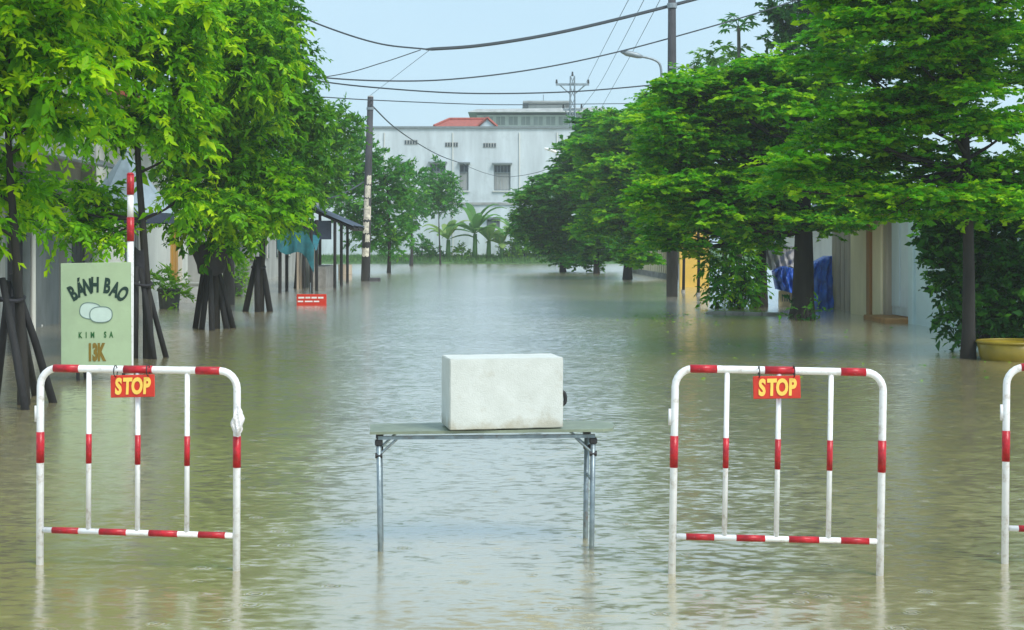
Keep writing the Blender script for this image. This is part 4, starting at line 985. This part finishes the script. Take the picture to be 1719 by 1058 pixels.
tree('tall_dark_tree', 'tall dark tree rising behind the layered trees at the upper right', (1372, 484),
     [(1335, 20, 45, 45), (1395, 15, 60, 45), (1312, 50, 22, 32), (1360, -40, 70, 40), (1430, 60, 50, 40), (1370, 80, 50, 35)],
     'bush', LEAF_DARK, 0.2, ls=0.2, lw=0.1, density=11, twig=0.4, tone=(0.5, 0.2), fork=0.55)
tree('fresh_green_tree', 'light green tree top behind the layered trees near the lamp pole', (1215, 480),
     [(1205, 100, 32, 26), (1188, 130, 28, 26), (1228, 112, 26, 22), (1170, 165, 30, 24)], 'droop', LEAF_FRESH, 0.09, ls=0.24, lw=0.09, density=6, twig=0.5, tone=(0.3, 0.2), fork=0.6)

# papaya
def papaya():
    b = G(1240, 482); Y = b.y; k = Y / F
    root = thing('papaya_tree', 'papaya tree whose star shaped top stands against the sky', 'tree', (b.x, Y, 0))
    zc_ = H - (44 - HY) * k
    obj('trunk', MB().tube([(0, 0, -0.3), (0.05, 0, zc_ * 0.5), (0, 0, zc_)], [0.12, 0.09, 0.06], 10), BARK_PALE, root, smooth=True)
    for i in range(13):
        a = 2 * math.pi * i / 13 + 0.2; el = 0.75 - 0.95 * ((i * 5) % 13) / 13
        d_ = Vector((math.cos(a) * math.cos(el), math.sin(a) * math.cos(el), math.sin(el)))
        e = Vector((0, 0, zc_)) + d_ * 0.50
        st_ = obj('leaf', MB().tube([(0, 0, zc_ - 0.05), e], 0.012, 5), LEAF_FAR, root)
        pos, dd_, nn_ = [], [], []
        for q in range(7):
            aa = (q - 3) * 0.55; hz_ = Vector((-d_.y, d_.x, 0)).normalized(); f = (d_ * math.cos(aa) + hz_ * math.sin(aa)); f.z -= 0.3
            pos.append(e); dd_.append(f); nn_.append((0, 0, 1))
        leaf_object('leaf_blade', np.array([tuple(p) for p in pos]), np.array([tuple(p) for p in dd_]), np.array(nn_, float), np.full(7, 0.36), np.full(7, 0.14), np.full(7, 0.35 + 0.3 * random.random()), LEAF_FAR, st_)
papaya()

# hedges and creepers on the right
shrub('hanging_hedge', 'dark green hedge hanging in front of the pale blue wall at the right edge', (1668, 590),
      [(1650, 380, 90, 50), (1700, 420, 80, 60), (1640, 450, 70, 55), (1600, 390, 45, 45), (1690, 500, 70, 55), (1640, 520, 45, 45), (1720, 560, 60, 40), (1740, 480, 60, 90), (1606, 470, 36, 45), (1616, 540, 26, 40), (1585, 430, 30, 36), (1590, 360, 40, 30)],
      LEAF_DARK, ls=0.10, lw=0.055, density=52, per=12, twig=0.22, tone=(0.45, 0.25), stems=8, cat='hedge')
shrub('creeper_bush', 'leafy creeper bush left of the dark trunk on the right', (1232, 518),
      [(1235, 425, 34, 30), (1228, 465, 32, 32), (1245, 490, 26, 28), (1215, 495, 24, 24), (1252, 455, 26, 34), (1205, 440, 22, 28)], LEAF_RIGHT, ls=0.15, lw=0.06, density=20, per=10, twig=0.35, tone=(0.35, 0.25), style='droop')
shrub('trunk_creeper', 'low green weeds around the foot of the thick dark trunk', (1352, 538),
      [(1350, 520, 22, 14), (1372, 524, 18, 10), (1335, 528, 14, 8)], LEAF_DARK, ls=0.12, lw=0.04, density=18, per=8, twig=0.25, tone=(0.5, 0.25), cat='weeds')

# plants on the far bank
def banana(px, py, hpx, lab, nl=8, tone=0.4, seed=1):
    rnd = random.Random(seed); Y = 107.5; k = Y / F; x0 = (px - CX) * k
    root = thing('banana_plant', lab, 'plant', (x0, Y, 0.25), 0, 'banana plants on the far bank')
    hh = hpx * k; zs = hh * 0.42
    obj('stem', MB().tube([(0, 0, -0.1), (0.03, 0, zs)], [0.20, 0.13], 10), BANANA, root, smooth=True)
    for i in range(nl):
        a = 2 * math.pi * i / nl + rnd.uniform(-.3, .3); L = hh * rnd.uniform(0.5, 0.8); up = rnd.uniform(0.4, 1.5)
        n = 9; v = []; 
        dx, dy = math.cos(a), math.sin(a)
        r_ = 0.0; z_ = zs
        for j in range(n):
            t = j / (n - 1); an = up - 1.5 * t * t
            if j: r_ += L / (n - 1) * math.cos(an); z_ += L / (n - 1) * math.sin(an)
            wd = 0.30 * math.sin(math.pi * min(1, 0.08 + t * 0.9)) ** 0.7 * (0.2 + 0.8 * min(1, t * 3))
            v += [(dx * r_ - dy * wd, dy * r_ + dx * wd, z_ - 0.25 * wd), (dx * r_, dy * r_, z_ + 0.03), (dx * r_ + dy * wd, dy * r_ - dx * wd, z_ - 0.25 * wd)]
        fs = []
        for j in range(n - 1):
            q = j * 3; fs += [(q, q + 1, q + 4, q + 3), (q + 1, q + 2, q + 5, q + 4)]
        o = obj('leaf', MB().add(v, fs), BANANA, root)
        at = o.data.attributes.new('leaf_tone', 'FLOAT', 'FACE'); at.data.foreach_set('value', [min(1, max(0, tone + rnd.uniform(-.2, .3)))] * len(fs))
banana(797, 436, 104, 'tall banana plant below the wide window of the white building', 12, 0.25, 1)
banana(752, 436, 80, 'yellowish banana plant left of the tall one', 10, 0.85, 2)
banana(820, 437, 74, 'short banana plant just right of the tall one', 9, 0.5, 3)
banana(866, 437, 84, 'banana plant half hidden by the low dark tree', 10, 0.6, 4)
banana(842, 437, 58, 'smallest banana plant on the far bank', 8, 0.7, 5)
def bank_shrub(px, py, r, lab, m=LEAF_FAR):
    Y = 108.0; b_ = P(px, 400, Y); k = Y / F
    root = thing('round_shrub', lab, 'shrub', (b_.x, Y, 0.25), 0, 'shrubs on the far bank')
    zc_ = H - (py - HY) * k - 0.25
    obj('stem', MB().tube([(0, 0, -0.1), (0.03, 0, zc_)], [0.06, 0.03], 6), BARK, root)
    leaf_object('foliage', *sprays([((0, 0, zc_), (r * k, r * k, r * k * .85)), ((r * k * .4, 0, zc_ * 0.6), (r * k * .6, r * k * .6, r * k * .5))], 14, 'bush', 0.18, 0.09, 10, 0.3, (0.35, 0.2)), m, root)
bank_shrub(708, 414, 17, 'dark round shrub between the two slender trees')
bank_shrub(880, 412, 22, 'pale green shrub right of the banana plants', LEAF_FRESH)
bank_shrub(775, 424, 13, 'low pale shrub between the yellowish and the tall banana plants', LEAF_FRESH)
bank_shrub(730, 426, 12, 'small low shrub left of the yellowish banana plant')
bank_shrub(852, 422, 16, 'green bush between the smallest and the half hidden banana plants', LEAF_FRESH)
bank_shrub(655, 425, 13, 'low shrub on the bank right of the papered pole')
bank_shrub(905, 424, 16, 'light green bush on the bank beside the low dark tree', LEAF_FRESH)
bank_shrub(925, 415, 20, 'bush on the bank under the low dark tree')

# ------------------------------------------------------------------ stakes that hold the young trees
def stakes(base, top, feet, lab, r=0.035, sleeve=None, ties=(0.85,)):
    b = G(*base); Y = b.y; k = Y / F
    root = thing('tree_stakes', lab, 'tree stakes', (b.x, Y, 0), 0, 'stakes around the left trees')
    zt_ = H - (top[1] - HY) * k
    for i, (px, py, tx, dy) in enumerate(feet):
        f = G(px, py); fx = f.x - b.x; fy = f.y - Y
        a = Vector((fx, fy, 0)); t = Vector(((tx - base[0]) * k, dy, zt_ + random.uniform(-0.05, 0.1)))
        d_ = (t - a)
        obj('stake', MB().tube([a - d_ * 0.25, a + d_ * 0.5 + Vector((random.uniform(-.02, .02), 0, 0)), t + d_ * 0.03], [r * 1.1, r, r * 0.85], 8), STAKE, root, smooth=True)
    for t_ in ties:
        rr_ = 0.16
        ring = [((top[0] - base[0]) * k + rr_ * math.cos(a), rr_ * math.sin(a), zt_ * t_ + 0.02 * math.sin(a * 2)) for a in [2 * math.pi * i / 16 for i in range(17)]]
        obj('tie_band', MB().tube(ring, 0.022, 6), TREE_SLEEVE, root)
    if sleeve:
        z0, z1, r0, r1 = sleeve; n = 20; prof = []
        v = []
        for j in range(5):
            for i in range(n):
                a = 2 * math.pi * i / n; rr_ = (r0 + (r1 - r0) * j / 4) * (1 + 0.08 * math.sin(a * 3 + j))
                v.append(((top[0] - base[0]) * k + rr_ * math.cos(a), rr_ * math.sin(a), z0 + (z1 - z0) * j / 4 + 0.03 * math.sin(a * 2 + 1)))
        fs = [(j * n + i, j * n + (i + 1) % n, (j + 1) * n + (i + 1) % n, (j + 1) * n + i) for j in range(4) for i in range(n)]
        obj('mesh_sleeve', MB().add(v, fs), TREE_SLEEVE, root, smooth=True)
    return root
stakes((32, 680), (14, 470), [(42, 688, 10, -0.1), (88, 676, 22, 0.0), (-8, 676, 12, 0.05), (60, 664, 18, 0.12)], 'dark wooden stakes around the nearest left tree', 0.042)
stakes((246, 602), (236, 455), [(227, 602, 232, -0.1), (244, 600, 238, 0.1), (258, 603, 238, -0.08), (279, 600, 241, 0.05)], 'dark wooden stakes right of the sign board', 0.040, sleeve=(1.15, 1.6, 0.10, 0.08))
stakes((357, 552), (353, 430), [(328, 551, 346, -.05), (338, 553, 350, .08), (356, 555, 353, -.12), (381, 552, 357, .1), (391, 551, 360, -.04)], 'five dark stakes and mesh sleeve under the tall left tree', 0.055, sleeve=(1.05, 1.65, 0.24, 0.40))
stakes((434, 523), (434, 436), [(412, 523, 430, 0), (433, 524, 434, -.1), (453, 523, 438, 0.05)], 'three dark stakes under the darker left tree', 0.07)
b = G(3, 678); ps = thing('dark_gate_post', 'thick dark wooden post at the left edge of the photo', 'post', (b.x, b.y - 0.3, 0))
obj('shaft', MB().bbox(-0.05, 0.05, -0.05, 0.05, -0.3, 1.65, 0.01), STAKE, ps)
for z in (0.15, 0.5, 0.9, 1.3):
    obj('band', MB().box(-0.055, 0.055, -0.055, 0.055, z, z + 0.03), TREE_SLEEVE, ps)

# ------------------------------------------------------------------ sign board and striped post
b = G(162, 640); sb = thing('sign_board', 'pale green food sign with arched dark lettering behind the left barrier', 'sign', (b.x, b.y, 0), R(3.0))
k = b.y / F; zt_, zb_ = H - (441 - HY) * k, H - (617 - HY) * k; hw = 58.5 * k
sb.rotation_euler = (R(-3), R(-1.0), R(3.0))
obj('board', MB().bbox(-hw, hw, 0, 0.03, zb_, zt_, 0.004), SIGN_GREEN, sb)
obj('board_edge', MB().box(hw + 0.001, hw + 0.014, -0.006, 0.036, zb_, zt_), WHITE_PAINT, sb)
for x in (-hw * 0.55, hw * 0.75):
    obj('leg', MB().bar((x, 0.05, -0.25), (x, 0.05, zb_ + 0.3), 0.03), STAKE, sb)
    obj('back_strut', MB().bar((x, 0.55, -0.25), (x, 0.06, zt_ - 0.25), 0.028), STAKE, sb)
FRONT = Matrix.Rotation(R(90), 4, 'X')           # text plane -> facing the camera (-y)
def place(x, z, rot=0.0): return Matrix.Translation((x, -0.004, z)) @ FRONT @ Matrix.Rotation(rot, 4, 'Z')
S = 2 * hw / 117.0                                # metres per photo pixel on the board
def bx_(px): return (px - 163.5) * S
def bz_(py): return zt_ - (py - 439) * S
for ch, px, py, rot in (('B', 125.5, 491, 27), ('Á', 138.5, 484.5, 15), ('N', 149.5, 480, 5), ('H', 162, 477.5, -1), ('B', 182, 479.5, -8), ('A', 195, 486, -20), ('O', 207.5, 493.5, -31)):
    text_mesh('letter', ch, 34 * S, INK, sb, place(bx_(px), bz_(py), R(rot)), bold=0.0115, thick=0.0015, sx=0.56)
def oval(px, py, rx, ry, m, name, yoff, r_in=None, tilt=0.0):
    n = 28; v = []
    for i in range(n):
        a = 2 * math.pi * i / n; c_, s_ = math.cos(a), math.sin(a)
        sq = (abs(c_) ** 2.6 + abs(s_) ** 2.6) ** (-1 / 2.6)
        x, z = rx * c_ * sq, ry * s_ * sq
        x, z = x * math.cos(tilt) - z * math.sin(tilt), x * math.sin(tilt) + z * math.cos(tilt)
        v.append((bx_(px) + x * S, yoff, bz_(py) - z * S))
    if r_in:
        mm = MB().tube([Vector(p) for p in v] + [Vector(v[0])], r_in, 5, cap=False)
        return obj(name, mm, m, sb)
    return obj(name, MB().add(v, [tuple(range(n))]), m, sb)
oval(154.5, 520, 18, 13.5, BUN, 'bun_picture', -0.002, tilt=0.15); oval(154.5, 520, 18, 13.5, INK_GREY, 'bun_outline', -0.0022, 0.0055, 0.15)
oval(172, 526.5, 18.5, 13, BUN, 'bun_picture', -0.008); oval(172, 526.5, 18.5, 13, INK_GREY, 'bun_outline', -0.0082, 0.0055)
for ch, px in (('K', 137), ('I', 147), ('M', 157.5), ('S', 178.5), ('A', 188.5)):
    text_mesh('letter', ch, 14.0 * S, INK_GREEN, sb, place(bx_(px), bz_(561)), bold=0.003, thick=0.0015, sx=0.62)
for ch, px in (('1', 153), ('3', 161.5), ('K', 171.5)):
    text_mesh('price_letter', ch, 38 * S, INK_GOLD, sb, place(bx_(px), bz_(591)), bold=0.017, thick=0.0015, sx=0.46)

b = G(219, 636); rp = thing('striped_post', 'red and white striped post standing behind the sign board', 'post', (b.x, b.y, 0))
k = b.y / F; zf = lambda py: H - (py - HY) * k
cuts = [(660, 405, 'w'), (405, 365, 'r'), (365, 327, 'w'), (327, 293, 'r')]
for (a, c_, t) in cuts:
    obj('white_section' if t == 'w' else 'red_section', MB().tube([(0, 0, zf(a)), (0, 0, zf(c_) - .001)], 0.040 if t == 'w' else 0.046, 14), WHITE_PAINT if t == 'w' else RED_TAPE, rp, smooth=True)
obj('cap', MB().tube([(0, 0, zf(293)), (0, 0, zf(290))], [0.05, 0.03], 12), RED_TAPE, rp)

# ------------------------------------------------------------------ barriers
def barrier(label, foot_l, foot_r, top_dl=0.0, tilt=0.0, wrap=False, y_top=1.052):
    A, B = G(*foot_l), G(*foot_r); W = (B - A).length
    root = thing('stop_barrier', label, 'barrier', ((A.x + B.x) / 2, (A.y + B.y) / 2, 0), math.atan2(B.y - A.y, B.x - A.x), 'red and white barriers across the street')
    root.rotation_euler = (0, tilt, math.atan2(B.y - A.y, B.x - A.x))
    h = W / 2; T = y_top; cr = 0.095; r = 0.0195
    path = [(-h, 0, -0.35), (-h, 0, T - cr)] + [(-h + cr - cr * math.cos(a), 0, T - cr + cr * math.sin(a)) for a in [R(90) * i / 6 for i in range(1, 7)]]
    path += [(h - cr + cr * math.sin(a), 0, T - cr + cr * math.cos(a)) for a in [R(90) * i / 6 for i in range(0, 6)]] + [(h, 0, T - cr), (h, 0, -0.35)]
    obj('frame', MB().tube(path, r, 14), WHITE_PAINT, root, smooth=True)
    zr = 0.185
    obj('bottom_rail', MB().tube([(-h + r, 0, zr), (h - r, 0, zr)], 0.0155, 12), WHITE_PAINT, root, smooth=True)
    for q in (-0.5, 0, 0.5):
        bar_ = obj('bar', MB().tube([(q * h, 0, zr + 0.012), (q * h, 0, T - r * 0.7)], 0.0135, 12), WHITE_PAINT, root, smooth=True)
        obj('red_band', MB().tube([(q * h, 0, 0.548), (q * h, 0, 0.705)], 0.0155, 12), RED_TAPE, bar_, smooth=True)
    for s in (-1, 1):
        obj('red_band', MB().tube([(s * h, 0, 0.545), (s * h, 0, 0.71)], r + 0.002, 14), RED_TAPE, root, smooth=True)
        obj('foot', MB().tube([(s * h, -0.28, -0.36), (s * h, 0.28, -0.36)], 0.02, 10), WHITE_PAINT, root)
    for x0, x1 in ((-0.86, -0.60), (-0.14, 0.15), (0.59, 0.83)):
        obj('red_band', MB().tube([(x0 * h, 0, T), (x1 * h, 0, T)], r + 0.002, 14), RED_TAPE, root, smooth=True)
    for x0, x1 in ((-0.87, -0.60), (-0.385, -0.11), (0.12, 0.41), (0.62, 0.89)):
        obj('red_band', MB().tube([(x0 * h, 0, zr), (x1 * h, 0, zr)], 0.0175, 12), RED_TAPE, root, smooth=True)
    obj('hinge_lug', MB().tube([(-h - 0.024, 0, 0.765), (-h - 0.024, 0, 0.85)], 0.009, 8), WHITE_PAINT, root, smooth=True)
    obj('hinge_lug', MB().tube([(-h - 0.003, 0, 0.845), (-h - 0.03, 0, 0.845)], 0.006, 6), WHITE_PAINT, root)
    # STOP plate hung on two wires
    pl = obj('stop_plate', MB().bbox(-0.122, 0.122, -0.006, 0.0, -0.118, 0, 0.003), RED_PLATE, root)
    pl.location = (-0.018, -0.028, T - 0.026); pl.rotation_euler = (R(-3), R(-2.2), 0)
    for ch, x in (('S', -0.078), ('T', -0.028), ('O', 0.025), ('P', 0.078)):
        text_mesh('letter', ch, 0.115, YELLOW_LETTER, pl, Matrix.Translation((x, -0.009, -0.063)) @ FRONT, bold=0.0052, thick=0.0015, sx=0.66, shear=0.08)
    for s in (-0.09, 0.09):
        ring = [(s, -0.012 + 0.026 * math.cos(a), 0.022 + 0.03 * math.sin(a)) for a in [2 * math.pi * i / 12 for i in range(13)]]
        obj('wire_tie', MB().tube(ring, 0.003, 5), BLACK_PLASTIC, pl)
    return root
bl = barrier('left red and white tube barrier with a STOP plate, plastic knotted on its right post', (67, 948), (397, 958), tilt=R(0.2))
br = barrier('middle right red and white tube barrier with a STOP plate, right of the table', (1128, 963), (1477, 966), tilt=R(1.0), y_top=1.062)
bt = barrier('red and white tube barrier cut off by the right edge of the photo', (1687, 946), (2030, 952), tilt=R(0.5))

# plastic film knotted on the left barrier's right post
def crumple(name, label, cat, loc, rx, ry, rz_, m, seed):
    rs = np.random.default_rng(seed); n, mm = 18, 14; v = []
    for j in range(mm + 1):
        th = math.pi * j / mm
        for i in range(n):
            a = 2 * math.pi * i / n; q = 1 + 0.28 * math.sin(3 * a + 4 * th + seed) * math.sin(th) + 0.16 * math.sin(7 * a - 3 * th)
            v.append((rx * q * math.sin(th) * math.cos(a), ry * q * math.sin(th) * math.sin(a), rz_ * math.cos(th) + 0.006 * math.sin(5 * a)))
    fs = [(j * n + i, j * n + (i + 1) % n, (j + 1) * n + (i + 1) % n, (j + 1) * n + i) for j in range(mm) for i in range(n)]
    mb_ = MB().add(v, fs); o = obj(name, mb_, m, None); o.location = loc
    return tag(o, label, cat)
p0 = P(399, 708, 8.1)
crumple('plastic_bag', 'crumpled clear plastic bag knotted round the right post of the left barrier', 'plastic bag', (p0.x, p0.y, p0.z), 0.028, 0.028, 0.075, PLASTIC_FILM, 3)

# ------------------------------------------------------------------ folding table with the foam box
tc0 = P(818, 400, 8.85); tb = thing('folding_table', 'narrow folding table standing in the flood between the barriers', 'table', (tc0.x, 8.85, 0), R(4))
tz = 0.675
top = MB(); n = 14; v = []
outline = [(-0.665, -0.19), (0.64, -0.20), (0.70, -0.16), (0.735, 0.02), (0.72, 0.16), (0.66, 0.20), (-0.64, 0.20), (-0.67, 0.16)]
kz = lambda x: 0.006 * math.sin(x * 4)
v = [(x, y, tz - 0.015 + kz(x)) for x, y in outline] + [(x, y, tz + kz(x)) for x, y in outline]; m_ = len(outline)
top.add(v, [tuple(reversed(range(m_))), tuple(range(m_, 2 * m_))] + [(i, (i + 1) % m_, (i + 1) % m_ + m_, i + m_) for i in range(m_)])
obj('table_top', top, TABLE_TOP, tb)
obj('edge_rail', MB().box(-0.62, 0.60, -0.165, -0.14, tz - 0.05, tz - 0.031), STEEL, tb)
obj('edge_rail', MB().box(-0.62, 0.60, 0.14, 0.165, tz - 0.05, tz - 0.031), STEEL, tb)
for sx_, x in ((-1, -0.615), (1, 0.59)):
    for sy in (-1, 1):
        y = sy * 0.15; dx = 0.012 * -sx_
        lg = obj('leg', MB().tube([(x + dx * 3 * 0, y, tz - 0.05), (x + dx, y, -0.3)], 0.0145, 10), STEEL, tb, smooth=True)
        obj('foot_cap', MB().tube([(x + dx, y, -0.3), (x + dx, y, -0.25)], 0.019, 10), BLACK_PLASTIC, lg)
        obj('joint', MB().bbox(x - 0.022, x + 0.022, y - 0.02, y + 0.02, tz - 0.085, tz - 0.05, 0.006), BLACK_PLASTIC, lg)
        obj('brace', MB().tube([(x, y, tz - 0.14), (x - sx_ * 0.10, y, tz - 0.05)], 0.0075, 8), STEEL, tb)
        obj('knuckle', MB().tube([(x - 0.02, y, tz - 0.14), (x + 0.02, y, tz - 0.14)], 0.016, 8), BLACK_PLASTIC, lg)
    obj('leg_crossbar', MB().tube([(x, -0.15, tz - 0.30), (x, 0.15, tz - 0.30)], 0.009, 8), STEEL, tb)

def foam_mat():
    m = MATS['foam']; t = m.node_tree; b_ = t.nodes['Principled BSDF']
    # grime: blotches and scuffs with their own shapes, thicker low on the box where the mud splashed
    tc_ = t.nodes.new('ShaderNodeTexCoord'); n1 = t.nodes.new('ShaderNodeTexNoise'); n1.inputs['Scale'].default_value = 6; n1.inputs['Detail'].default_value = 8; n1.inputs['Roughness'].default_value = 0.7
    rp_ = t.nodes.new('ShaderNodeValToRGB'); rp_.color_ramp.elements[0].position = 0.57; rp_.color_ramp.elements[1].position = 0.78
    rp_.color_ramp.elements[0].color = (0, 0, 0, 1); rp_.color_ramp.elements[1].color = (0.6, 0.6, 0.6, 1)
    sp = t.nodes.new('ShaderNodeSeparateXYZ'); mr = t.nodes.new('ShaderNodeMapRange'); mr.inputs[1].default_value = 0.07; mr.inputs[2].default_value = 0.0; mr.inputs[3].default_value = 0.0; mr.inputs[4].default_value = 0.30
    ad = t.nodes.new('ShaderNodeMath'); ad.operation = 'ADD'; mul = t.nodes.new('ShaderNodeMath'); mul.operation = 'MULTIPLY'
    mx = t.nodes.new('ShaderNodeMix'); mx.data_type = 'RGBA'; mx.inputs[7].default_value = (0.34, 0.30, 0.20, 1)
    src = b_.inputs['Base Color'].links[0].from_socket
    t.links.new(tc_.outputs['Object'], n1.inputs['Vector']); t.links.new(n1.outputs['Fac'], ad.inputs[0])
    t.links.new(tc_.outputs['Object'], sp.inputs[0]); t.links.new(sp.outputs['Z'], mr.inputs[0]); t.links.new(mr.outputs[0], ad.inputs[1])
    t.links.new(ad.outputs[0], rp_.inputs['Fac']); t.links.new(rp_.outputs['Color'], mx.inputs[0]); t.links.new(src, mx.inputs[6])
    t.links.new(mx.outputs[2], b_.inputs['Base Color'])
foam_mat()
p0 = P(842, 400, 8.72); fb = thing('foam_box', 'worn white foam box sitting on the folding table', 'box', (p0.x, 8.82, tz + 0.008), R(11))
hw2 = 0.322; hd = 0.16; hh = 0.395
import bmesh
def foam_body(z0, z1, hx, hy, bev, seed, jit):
    bm = bmesh.new(); bmesh.ops.create_cube(bm, size=1.0)
    for v_ in bm.verts: v_.co = Vector((v_.co.x * 2 * hx, v_.co.y * 2 * hy, z0 + (v_.co.z + .5) * (z1 - z0)))
    bmesh.ops.bevel(bm, geom=bm.edges[:], offset=bev, segments=2, affect='EDGES')
    bmesh.ops.subdivide_edges(bm, edges=[e for e in bm.edges if e.calc_length() > 0.06], cuts=12, use_grid_fill=True)
    rr_ = random.Random(seed)
    for v_ in bm.verts:
        q = v_.co; v_.co = q + Vector((math.sin(q.z * 31 + q.y * 17), math.sin(q.x * 23 + q.z * 19 + 2), math.sin(q.x * 37 + q.y * 29))) * jit + Vector((rr_.uniform(-1, 1), rr_.uniform(-1, 1), rr_.uniform(-1, 1))) * jit * 0.35
    bm.verts.index_update(); mb_ = MB().add([v_.co.copy() for v_ in bm.verts], [[v_.index for v_ in f.verts] for f in bm.faces]); bm.free(); return mb_
obj('body', foam_body(0, hh, hw2, hd, 0.004, 1, 0.0008), FOAM, fb)
#obj('lid', foam_body(hh + 0.001, hh + 0.030, hw2 - 0.001, hd - 0.001, 0.007, 2, 0.0028), FOAM, fb, smooth=True)
obj('handle', MB().tube(smooth_path([(hw2 - 0.004, -0.10, 0.20), (hw2 + 0.022, -0.10, 0.185), (hw2 + 0.024, -0.10, 0.135), (hw2 - 0.004, -0.10, 0.12)], 4), 0.011, 8), BLACK_PLASTIC, fb, smooth=True)

# ------------------------------------------------------------------ things afloat
b = G(1193, 527)
crumple('floating_foam', 'white lump of foam floating below the creeper bush', 'foam', (b.x, b.y, 0.02), 0.10, 0.07, 0.06, FOAM, 5)
n = 150
a = rng.random(n); fx = np.where(a < 0.8, rng.normal(1120, 50, n), rng.uniform(1050, 1700, n)); fy = np.where(a < 0.8, rng.normal(536, 6, n), rng.uniform(545, 640, n))
pos = np.array([tuple(G(x, y) + Vector((0, 0, 0.008))) for x, y in zip(fx, fy)])
d = np.stack([rng.normal(size=n), rng.normal(size=n), np.zeros(n)], 1)
fl = leaf_object('floating_leaves', pos, d, np.tile([0, 0, 1.0], (n, 1)) + rng.normal(size=(n, 3)) * 0.1, rng.uniform(0.05, 0.11, n), rng.uniform(0.02, 0.04, n), rng.random(n), LEAF_RIGHT, None)
tag(fl, 'small fallen leaves drifting on the flood water', 'leaves', kind='stuff')

# ------------------------------------------------------------------ rainy air
hz = bpy.data.materials.new('rain_haze'); hz.use_nodes = True; t = hz.node_tree; t.nodes.clear()
ho = t.nodes.new('ShaderNodeOutputMaterial'); pv_ = t.nodes.new('ShaderNodeVolumePrincipled')
pv_.inputs['Color'].default_value = (0.86, 0.93, 1.0, 1); pv_.inputs['Density'].default_value = HAZE; pv_.inputs['Anisotropy'].default_value = 0.2
t.links.new(pv_.outputs['Volume'], ho.inputs['Volume'])
hb = obj('haze', MB().box(-152, 152, -62, 302, -1.5, 22), hz); tag(hb, 'thin pale rain haze over the street', 'haze', kind='stuff')
